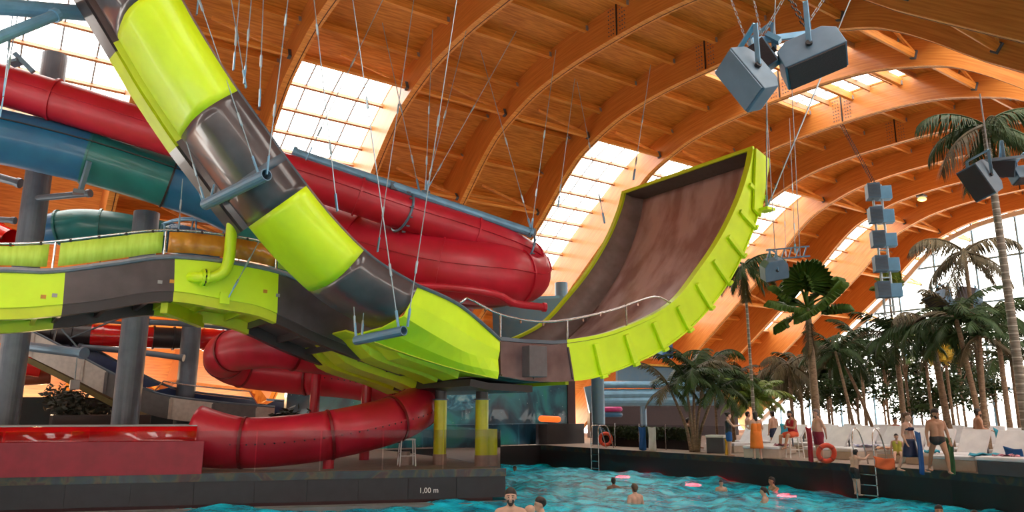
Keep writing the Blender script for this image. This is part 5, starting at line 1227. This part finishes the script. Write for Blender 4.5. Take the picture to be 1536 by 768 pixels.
def person(label, loc, face, skin='fair', hair=HAIRB, larm=None, rarm=None, lleg=None, rleg=None, lean=0, turn=0, nod=0, fat=0, H=1.75, wear=(), hairkind='short', z=None, sink=None, female=False, beard=False, group=None, sit=None, vox=.017):
    """face: world direction looked at; limbs: (upper dir, lower dir) in body space x right, y forward, z up; x of the left limb is mirrored"""
    t = thing('person', (0, 0, 0), label, 'person', group); S_ = H / 1.78
    lleg = lleg or ((.06, .02, -1), (.02, -.03, -1)); rleg = rleg or ((.06, .02, -1), (.02, -.03, -1)); larm = larm or ((.22, .02, -1), (.06, .12, -1)); rarm = rarm or ((.22, .02, -1), (.06, .12, -1))
    T_, S2 = .43, .41; legs = []
    for s_, (u, l) in ((-1, lleg), (1, rleg)):
        hp = V((s_ * .095, 0, 0)); u = V((u[0] * s_, u[1], u[2])).normalized(); l = V((l[0] * s_, l[1], l[2])).normalized(); kn = hp + u * T_; an = kn + l * S2; legs.append((hp, kn, an))
    pz = -min(a.z for _, _, a in legs) + .075
    if sit is not None: pz = sit + .10
    PV = V((0, 0, pz)); legs = [tuple(q + PV for q in l) for l in legs]
    Ln = Matrix.Rotation(RAD(-lean), 3, 'X'); sp = lambda x, y, z_: PV + Ln @ V((x, y, z_))
    m = MB(); cw = .0 if not female else -.012
    def cap(a, ra, b, rb): m.capsule(a, ra, b, rb, 14)
    for s_ in (-1, 1):
        cap(sp(s_ * .07, .0, -.02), .115 + fat * .5, sp(s_ * .055, .01 + fat * .4, .2), .095 + cw + fat)
        cap(sp(s_ * .055, .01 + fat * .4, .2), .095 + cw + fat, sp(s_ * .085, .0, .40), .108 + cw + fat * .4)
        cap(sp(s_ * .03, 0, .49), .068, sp(s_ * (.18 + cw), -.01, .455), .064)
        if female: m.ball(sp(s_ * .075, .085, .35), .062, 12, 8)
        else: cap(sp(s_ * .03, .055, .40), .06, sp(s_ * .11, .05, .41), .055)
    nk = sp(0, .0, .53); hd = sp(0, .035, .68); cap(sp(0, -.01, .46), .068, nk + V((0, 0, .04)), .058)
    HR = Matrix.Rotation(RAD(turn), 3, 'Z') @ Matrix.Rotation(RAD(-nod), 3, 'X'); hp_ = lambda x, y, z_: hd + HR @ V((x, y, z_))
    cap(hp_(0, -.015, .03), .090, hp_(0, .01, .025), .083); cap(hp_(0, .02, -.05), .066, hp_(0, .045, -.085), .042); cap(hp_(-.0, .09, .0), .012, hp_(0, .105, -.025), .017)
    for s_ in (-1, 1): m.ball(hp_(s_ * .085, -.005, -.01), .02, 8, 6, (.5, 1, 1.5)); cap(hp_(s_ * .028, .082, .028), .012, hp_(s_ * .05, .07, .024), .010)
    cap(hp_(-.018, .088, -.052), .008, hp_(.018, .088, -.052), .008)
    arms = []
    for s_, (u, l) in ((-1, larm), (1, rarm)):
        sh = sp(s_ * (.19 + cw), -.01, .45); u = V((u[0] * s_, u[1], u[2])).normalized(); l = V((l[0] * s_, l[1], l[2])).normalized(); el = sh + u * .28; wr = el + l * .245; arms.append((sh, el, wr, l, s_))
        cap(sh, .060 + cw * .5, el, .044 + cw * .5); cap(el, .045 + cw * .5, wr, .028)
        sd_, up_, _ = frame(l); sd_ = V((1, 0, 0)) - l * l.x; sd_ = sd_.normalized() if sd_.length > .2 else up_; cu = l.cross(sd_).normalized()
        if cu.y < 0 and abs(l.y) < .7: cu = -cu
        pe_ = wr + l * .085
        for w_ in (-.022, 0, .022): cap(wr + l * .01 + sd_ * w_ * .6, .019, pe_ + sd_ * w_, .016)
        for j, (w_, fl) in enumerate(((-.033, .055), (-.011, .068), (.011, .072), (.033, .062))):
            k1 = pe_ + sd_ * w_ + l * fl * .55 + cu * .008; k2 = k1 + l * fl * .4 + cu * .022; cap(pe_ + sd_ * w_, .0105, k1, .0095); cap(k1, .0095, k2, .008)
        th = wr + l * .03 + sd_ * (-.028 * s_); cap(th, .013, th + sd_ * (-.03 * s_) + l * .035, .011); cap(th + sd_ * (-.03 * s_) + l * .035, .011, th + sd_ * (-.035 * s_) + l * .065 + cu * .01, .009)
    for hp0, kn, an in legs:
        cap(hp0 + V((0, 0, -.01)), .098 + fat * .3, kn, .058); cap(kn, .058, kn.lerp(an, .35), .058); cap(kn.lerp(an, .35), .058, an, .036); cap(an, .04, an + V((0, -.03, -.035)), .035); cap(an + V((0, 0, -.035)), .036, an + V((.01, .15, -.05)), .026); 
        for j in range(4): cap(an + V((-.028 + j * .018, .14, -.052)), .015, an + V((-.03 + j * .02, .185 - abs(j - 1) * .006, -.056)), .010)
    me = remesh(m, vox); b = bpy.data.objects.new('body', me); COL.objects.link(b); b.parent = t; me.materials.clear(); me.materials.append(SK[skin])
    def piece(name, mb, mt, vx=.02, sm=2):
        me_ = remesh(mb, vx, sm); o = bpy.data.objects.new(name, me_); COL.objects.link(o); o.parent = t; me_.materials.clear(); me_.materials.append(mt); return o
    if hair is not None:
        q = MB(); q.capsule(hp_(0, -.035, .045), .097, hp_(0, -.0, .068), .086, 14)
        if hairkind == 'long': q.capsule(hp_(0, -.045, .03), .092, hp_(0, -.07, -.16), .07, 12)
        elif hairkind == 'bun': q.ball(hp_(0, -.12, .09), .05, 10, 8)
        elif hairkind == 'tail': q.capsule(hp_(0, -.11, .05), .035, hp_(0, -.16, -.08), .03, 10)
        elif hairkind == 'curly':
            for k in range(9): a = k * .7; q.ball(hp_(cos(a) * .07, -.03 + .05 * sin(a), .06 + .03 * cos(2 * a)), .045, 8, 6)
        else: q.capsule(hp_(0, -.05, .0), .084, hp_(0, -.05, -.04), .066, 12)
        piece('hair', q, hair, .015)
    if beard: q = MB(); q.capsule(hp_(0, .03, -.06), .064, hp_(0, .05, -.09), .042, 12); piece('beard', q, HAIRB, .013)
    q = MB()
    for s_ in (-1, 1): q.ball(hp_(s_ * .032, .084, .008), .010, 6, 4); q.capsule(hp_(s_ * .018, .092, .032), .005, hp_(s_ * .05, .082, .032), .005, 5)
    q.capsule(hp_(-.02, .094, -.05), .004, hp_(.02, .094, -.05), .004, 5); q.build('facial_features', HAIRB, t)
    for w_ in wear:
        k, mt = w_[0], w_[1]; q = MB()
        if k == 'trunks' or k == 'briefs' or k == 'shorts':
            f_ = {'trunks': .5, 'briefs': .12, 'shorts': .62}[k]
            for s_ in (-1, 1): q.capsule(sp(s_ * .07, 0, -.03), .127 + fat * .5, sp(s_ * .06, .0 + fat * .3, .05), .118 + fat * .7, 14)
            for hp0, kn, an in legs: q.capsule(hp0, .112 + fat * .3, hp0.lerp(kn, f_), .088 + .02 * (f_ > .3), 14)
        elif k == 'bra':
            for s_ in (-1, 1): q.ball(sp(s_ * .075, .088, .35), .070, 12, 8)
            q.capsule(sp(-.08, -.01, .35), .106, sp(.08, -.01, .35), .106, 14); q.v = [v for v in q.v]
            for i_, v in enumerate(q.v):
                l_ = Ln.inverted() @ (v - PV); l_.z = min(max(l_.z, .30), .40); q.v[i_] = PV + Ln @ l_
        elif k == 'shirt':
            for s_ in (-1, 1):
                q.capsule(sp(s_ * .07, 0, 0), .127 + fat, sp(s_ * .06, .01, .2), .112 + fat, 14); q.capsule(sp(s_ * .06, .01, .2), .112 + fat, sp(s_ * .09, 0, .40), .120, 14); q.capsule(sp(s_ * .05, 0, .47), .065, sp(s_ * .13, -.01, .45), .066, 12)
        elif k == 'dress':
            for s_ in (-1, 1):
                q.capsule(sp(s_ * .07, 0, .02), .135, sp(s_ * .085, .01, .38), .118, 14)
            rows = []
            for j in range(8):
                z_ = .1 - .62 * j / 7; rr_ = .19 + .05 * j / 7; rows.append([sp((rr_ + .015 * sin(5 * a_)) * cos(a_), (rr_ * .75) * sin(a_), z_) for a_ in [2 * pi * i / 24 for i in range(24)]])
            q2 = MB(); q2.grid(rows, closed=True); q2.build('dress_skirt', mt, t, smooth=True, solid=.02)
            for i_, v in enumerate(q.v): l_ = Ln.inverted() @ (v - PV); l_.z = min(l_.z, .385); q.v[i_] = PV + Ln @ l_
        elif k == 'skirt':
            rows = []
            for j in range(8):
                z_ = .06 - .5 * j / 7; rr_ = .16 + .09 * j / 7; rows.append([sp((rr_ + .02 * sin(4 * a_ + j)) * cos(a_), (rr_ * .8) * sin(a_) + .02, z_) for a_ in [2 * pi * i / 24 for i in range(24)]])
            q.grid(rows, closed=True); q.build('skirt_towel', mt, t, smooth=True, solid=.02); continue
        piece({'trunks': 'swim_trunks', 'briefs': 'swim_briefs', 'shorts': 'shorts', 'bra': 'bikini_top', 'shirt': 'shirt', 'dress': 'dress_top'}[k], q, mt)
    fd = V(face); rz = math.atan2(fd.y, fd.x) - pi / 2; L = V(loc); 
    for c in t.children:
        c.data.transform(Matrix.Scale(S_, 4)) if c.data.users == 1 else None
    t.location = (L.x, L.y, (z if z is not None else 0)); t.rotation_euler = (0, 0, rz)
    R3 = Matrix.Rotation(rz, 3, 'Z'); hands = [V(t.location) + R3 @ ((a[2] + a[3] * .1) * S_) for a in arms]
    return t, hands
TOCAM = -_f; AWAY = _f; RIGHT = _r; LEFT = -_r
def dk(px, py=None): return onz(px, py, 0)
NAVY = mat('navy_swimwear', (.008, .02, .07), .6, scale=4); BLK = mat('black_swimwear', (.012, .012, .015), .6, scale=4); REDC = mat('red_cloth', (.42, .012, .03), .7, scale=4); CRIM = mat('crimson_trunks', (.24, .012, .04), .7, scale=4); ORD = mat('orange_dress', (.80, .20, .02), .8, scale=4)
GRN = mat('green_cloth', (.05, .16, .05), .8, col2=(.03, .10, .04), scale=5); ORS = mat('orange_shorts', (.72, .10, .03), .7, scale=4); DKV = mat('dark_vest', (.02, .025, .03), .7, scale=4)
person('woman in dark vest and blue shorts on the deck edge holding her arms out', dk(1095, 684), RIGHT + TOCAM * .1, 'fair', HAIRB, ((.15, .9, -.75), (0, 1, .1)), ((.15, .7, -.8), (0, 1, .2)), wear=(('shirt', DKV), ('shorts', BLC)), female=True, H=1.64, hairkind='bun')
person('woman in an orange dress seen from behind with long dark hair', dk(1137, 689), AWAY + LEFT * .1, 'fair', HAIRB, ((.25, .15, -1), (.1, .8, .3)), ((.35, .2, -1), (.1, .9, .5)), wear=(('dress', ORD),), female=True, H=1.66, hairkind='long')
p = gp(1160, 30.5); person('man in dark trunks standing with his back turned behind the loungers', (p.x, p.y, 0), AWAY + LEFT * .5, 'fair', HAIRB, wear=(('trunks', NAVY),), H=1.7, z=-.02)
p = gp(1122, 31.5); person('person standing in the shade just left of the orange-dressed woman', (p.x, p.y, 0), RIGHT, 'fair', HAIRB, wear=(('trunks', BLK),), H=1.66)
pp, hh = person('bearded lifeguard in red top and orange shorts sitting on the stool, arms folded', (ls.x, ls.y, 0), LEFT * 1 + TOCAM * .45, 'tan', HAIRB, ((.1, .45, -1), (-.9, .6, .25)), ((.1, .45, -1), (-.9, .65, .2)), ((.1, 1, -.12), (.0, .35, -1)), ((.3, 1, -.2), (.0, .1, -1)), lean=8, wear=(('shirt', REDC), ('shorts', ORS)), H=1.78, sit=.74, z=0, beard=True)
hangcloth('long red towel hanging down from the lifeguard stool', REDC, P(1209, 640, 23.9), P(1216, 641, 23.7), 1.05)
person('heavy man in crimson trunks standing with his hands behind his back', dk(1231, 694), LEFT + TOCAM * .1, 'fair', HAIRG, ((.3, -.35, -1), (-.35, -.3, -1)), ((.3, -.35, -1), (-.35, -.3, -1)), wear=(('shorts', CRIM),), fat=.05, H=1.74)
person('woman in bikini top and dark blue towel skirt striding to the left', dk(1368, 708), RIGHT * .6 + TOCAM * .9 , 'fair', HAIRN, ((.2, .1, -1), (.1, .5, -1)), ((.25, -.1, -1), (.1, .5, -1)), ((.08, .45, -1), (.02, .25, -1)), ((.08, -.3, -1), (.02, -.5, -1)), wear=(('bra', NAVY), ('skirt', NAVY)), female=True, H=1.68, hairkind='bun')
hangcloth('long dark blue towel trailing from the shoulder of the striding woman', BLC, P(1373, 646, 20.0), P(1380, 648, 20.2), 1.1)
w8, hh = person('bearded man in black trunks walking with a green towel in his hand', dk(1412, 710), TOCAM + LEFT * .15, 'tan', HAIRB, ((.3, -.05, -1), (.1, .3, -1)), ((.25, 0, -1), (.05, .25, -1)), ((.1, .35, -1), (.05, .0, -1)), ((.15, -.35, -1), (.05, -.45, -1)), nod=18, turn=25, wear=(('briefs', BLK),), fat=.02, H=1.76, beard=True)
hangcloth('green towel held in the hand of the walking bearded man', GRN, P(1418, 655, 20.1), P(1427, 656, 20.1), .95)
p = gp(1468, 24.2); person('man in dark trunks standing among the loungers facing right', (p.x, p.y, 0), RIGHT + TOCAM * .2, 'tan', HAIRB, ((.3, -.1, -1), (-.1, .9, .2)), ((.2, .1, -1), (-.1, .8, -.2)), wear=(('briefs', BLK),), H=1.76, beard=True)
hangcloth('blue cloth hanging right of the man among the loungers', TQ, P(1491, 641, 24), P(1500, 645, 24), .8)
p = gp(1032, 33); person('person in rust red sitting behind the stems of the big palm cluster', (p.x, p.y, 0), RIGHT, 'tan', HAIRB, ((.1, .5, -.9), (-.2, .9, .2)), None, ((.1, 1, -.1), (0, .1, -1)), ((.1, 1, -.1), (0, .1, -1)), wear=(('shirt', mat('rust_cloth', (.4, .07, .03), .8)),), sit=.45, z=0)
p = gp(1343, 29.5); person('person in a bright red top far behind the striding woman', (p.x, p.y, 0), TOCAM, 'fair', HAIRB, None, None, ((.1, 1, -.1), (0, .1, -1)), ((.1, 1, -.1), (0, .1, -1)), wear=(('shirt', REDC),), sit=.5, z=0)
p = P(1346, 672, 22.3); person('child sitting low among the loungers behind the striding woman', (p.x, p.y, 0), TOCAM + LEFT * .5, 'fair', HAIRB, None, None, ((.1, 1, -.1), (0, .9, -.5)), ((.1, 1, -.1), (0, .9, -.5)), wear=(('shirt', mat('yellow_green_top', (.45, .42, .05), .8)),), H=1.2, sit=.5, z=0)
# boy on the ladder
lb = V((22.0, le.y + .02, 0)); 
person('boy in black trunks climbing out of the pool on the ladder', (21.92, le.y + .25, 0), AWAY * .5 + RIGHT * 1, 'light', HAIRB, ((.3, 1, -.1), (0, 1, .25)), ((.2, 1, .0), (-.1, .9, .5)), ((.08, .35, -1), (.02, .0, -1)), ((.08, .1, -1), (.02, -.05, -1)), lean=14, wear=(('trunks', BLK),), H=1.42, z=-.88)
# swimmers
def swim(label, px, ytop, face, skin='fair', hair=HAIRB, yw=None, dist=None, **k):
    """ytop: pixel of the head top; yw: pixel where the water closes round the body"""
    H_ = k.pop('H', 1.75)
    if dist is None: q = onz(px, yw, WZ + .02); dist = (q - EYE).dot(_f) * cos(RAD(PITCH)) + (q.z - EYE.z) * sin(RAD(PITCH))
    p = P(px, ytop, dist)
    return person(label, (p.x, p.y, 0), face, skin, hair, z=p.z - H_ * 1.0, H=H_, **k)
swim('short-haired bearded man standing chest-deep in the pool, facing the viewer', 766, 726.5, TOCAM, 'fair', HAIRB, dist=11.2, larm=((.45, .05, -1), (.1, .2, -1)), rarm=((.45, .05, -1), (.1, .2, -1)), beard=True, vox=.013, wear=(('briefs', BLK),))
swim('bald person in the pool right of the foreground man, only the head showing', 797, 751, LEFT + AWAY * .3, 'fair', None, dist=11.6, H=1.6)
swim('dark-haired woman in the pool behind the bald head, looking left', 812, 741, LEFT + TOCAM * .3, 'fair', HAIRB, dist=12.6, hairkind='curly', female=True, H=1.66, wear=(('bra', BLK),))
swim('dark swimmer with one arm stretched to the right across the pool', 920, 714, AWAY, 'brown', HAIRB, yw=733, rarm=((1, .2, -.15), (1, .1, .05)), H=1.6)
swim('man in the pool seen from behind, shoulders above the water', 952, 723, AWAY + LEFT * .4, 'fair', HAIRN, yw=751)
swim('small head of a swimmer by the far dark pool wall at left', 772, 697, TOCAM, 'brown', HAIRB, yw=706, H=1.6)
swim('child swimmer facing the viewer in the middle distance of the pool', 1081, 718, TOCAM, 'fair', HAIRB, yw=734, H=1.35)
swim('swimmer with raised shoulders looking left near the right pool wall', 1158, 713, LEFT + TOCAM * .2, 'tan', HAIRB, yw=733, larm=((.8, .3, .1), (.2, 1, -.4)))
swim('woman with tied dark hair turned away in front of the swimmer by the wall', 1146, 728, LEFT + AWAY * .6, 'fair', HAIRB, yw=753, hairkind='tail', female=True, H=1.6)
swim('dark head top at the bottom edge of the picture', 1198, 762, AWAY, 'fair', HAIRB, dist=16.5)
swim('swimmer head at the bottom edge below the striding woman', 1407, 754, TOCAM + LEFT * .4, 'tan', HAIRB, dist=17.5)
swim('swimmer head at the bottom edge below the man among the loungers', 1460, 762, TOCAM, 'tan', HAIRB, dist=17.2)
# glowing red discs added under the water to imitate red reflections
for i, (px, py, lb) in enumerate(((1040, 728, 'red glowing disc added under the water as a reflection at the middle of the pool'), (1180, 744, 'red glowing disc added under the water as a reflection near the right pool wall'), (934, 716, 'red glowing disc added under the water as a reflection by the far swimmer'))):
    p = onz(px, py, WZ - .16); t = thing('red_reflection_disc', p, lb, 'lamp'); m = MB(); m.cyl(p + V((0, 0, -.05)), p, .35, seg=20); m.build('housing', CHROME, t); m = MB(); m.ball(p, .3, 16, 8, (1, 1, .25)); m.build('reflection_glow', mat('red_reflection_glow', (1, .03, .04), .4, emit=45), t)
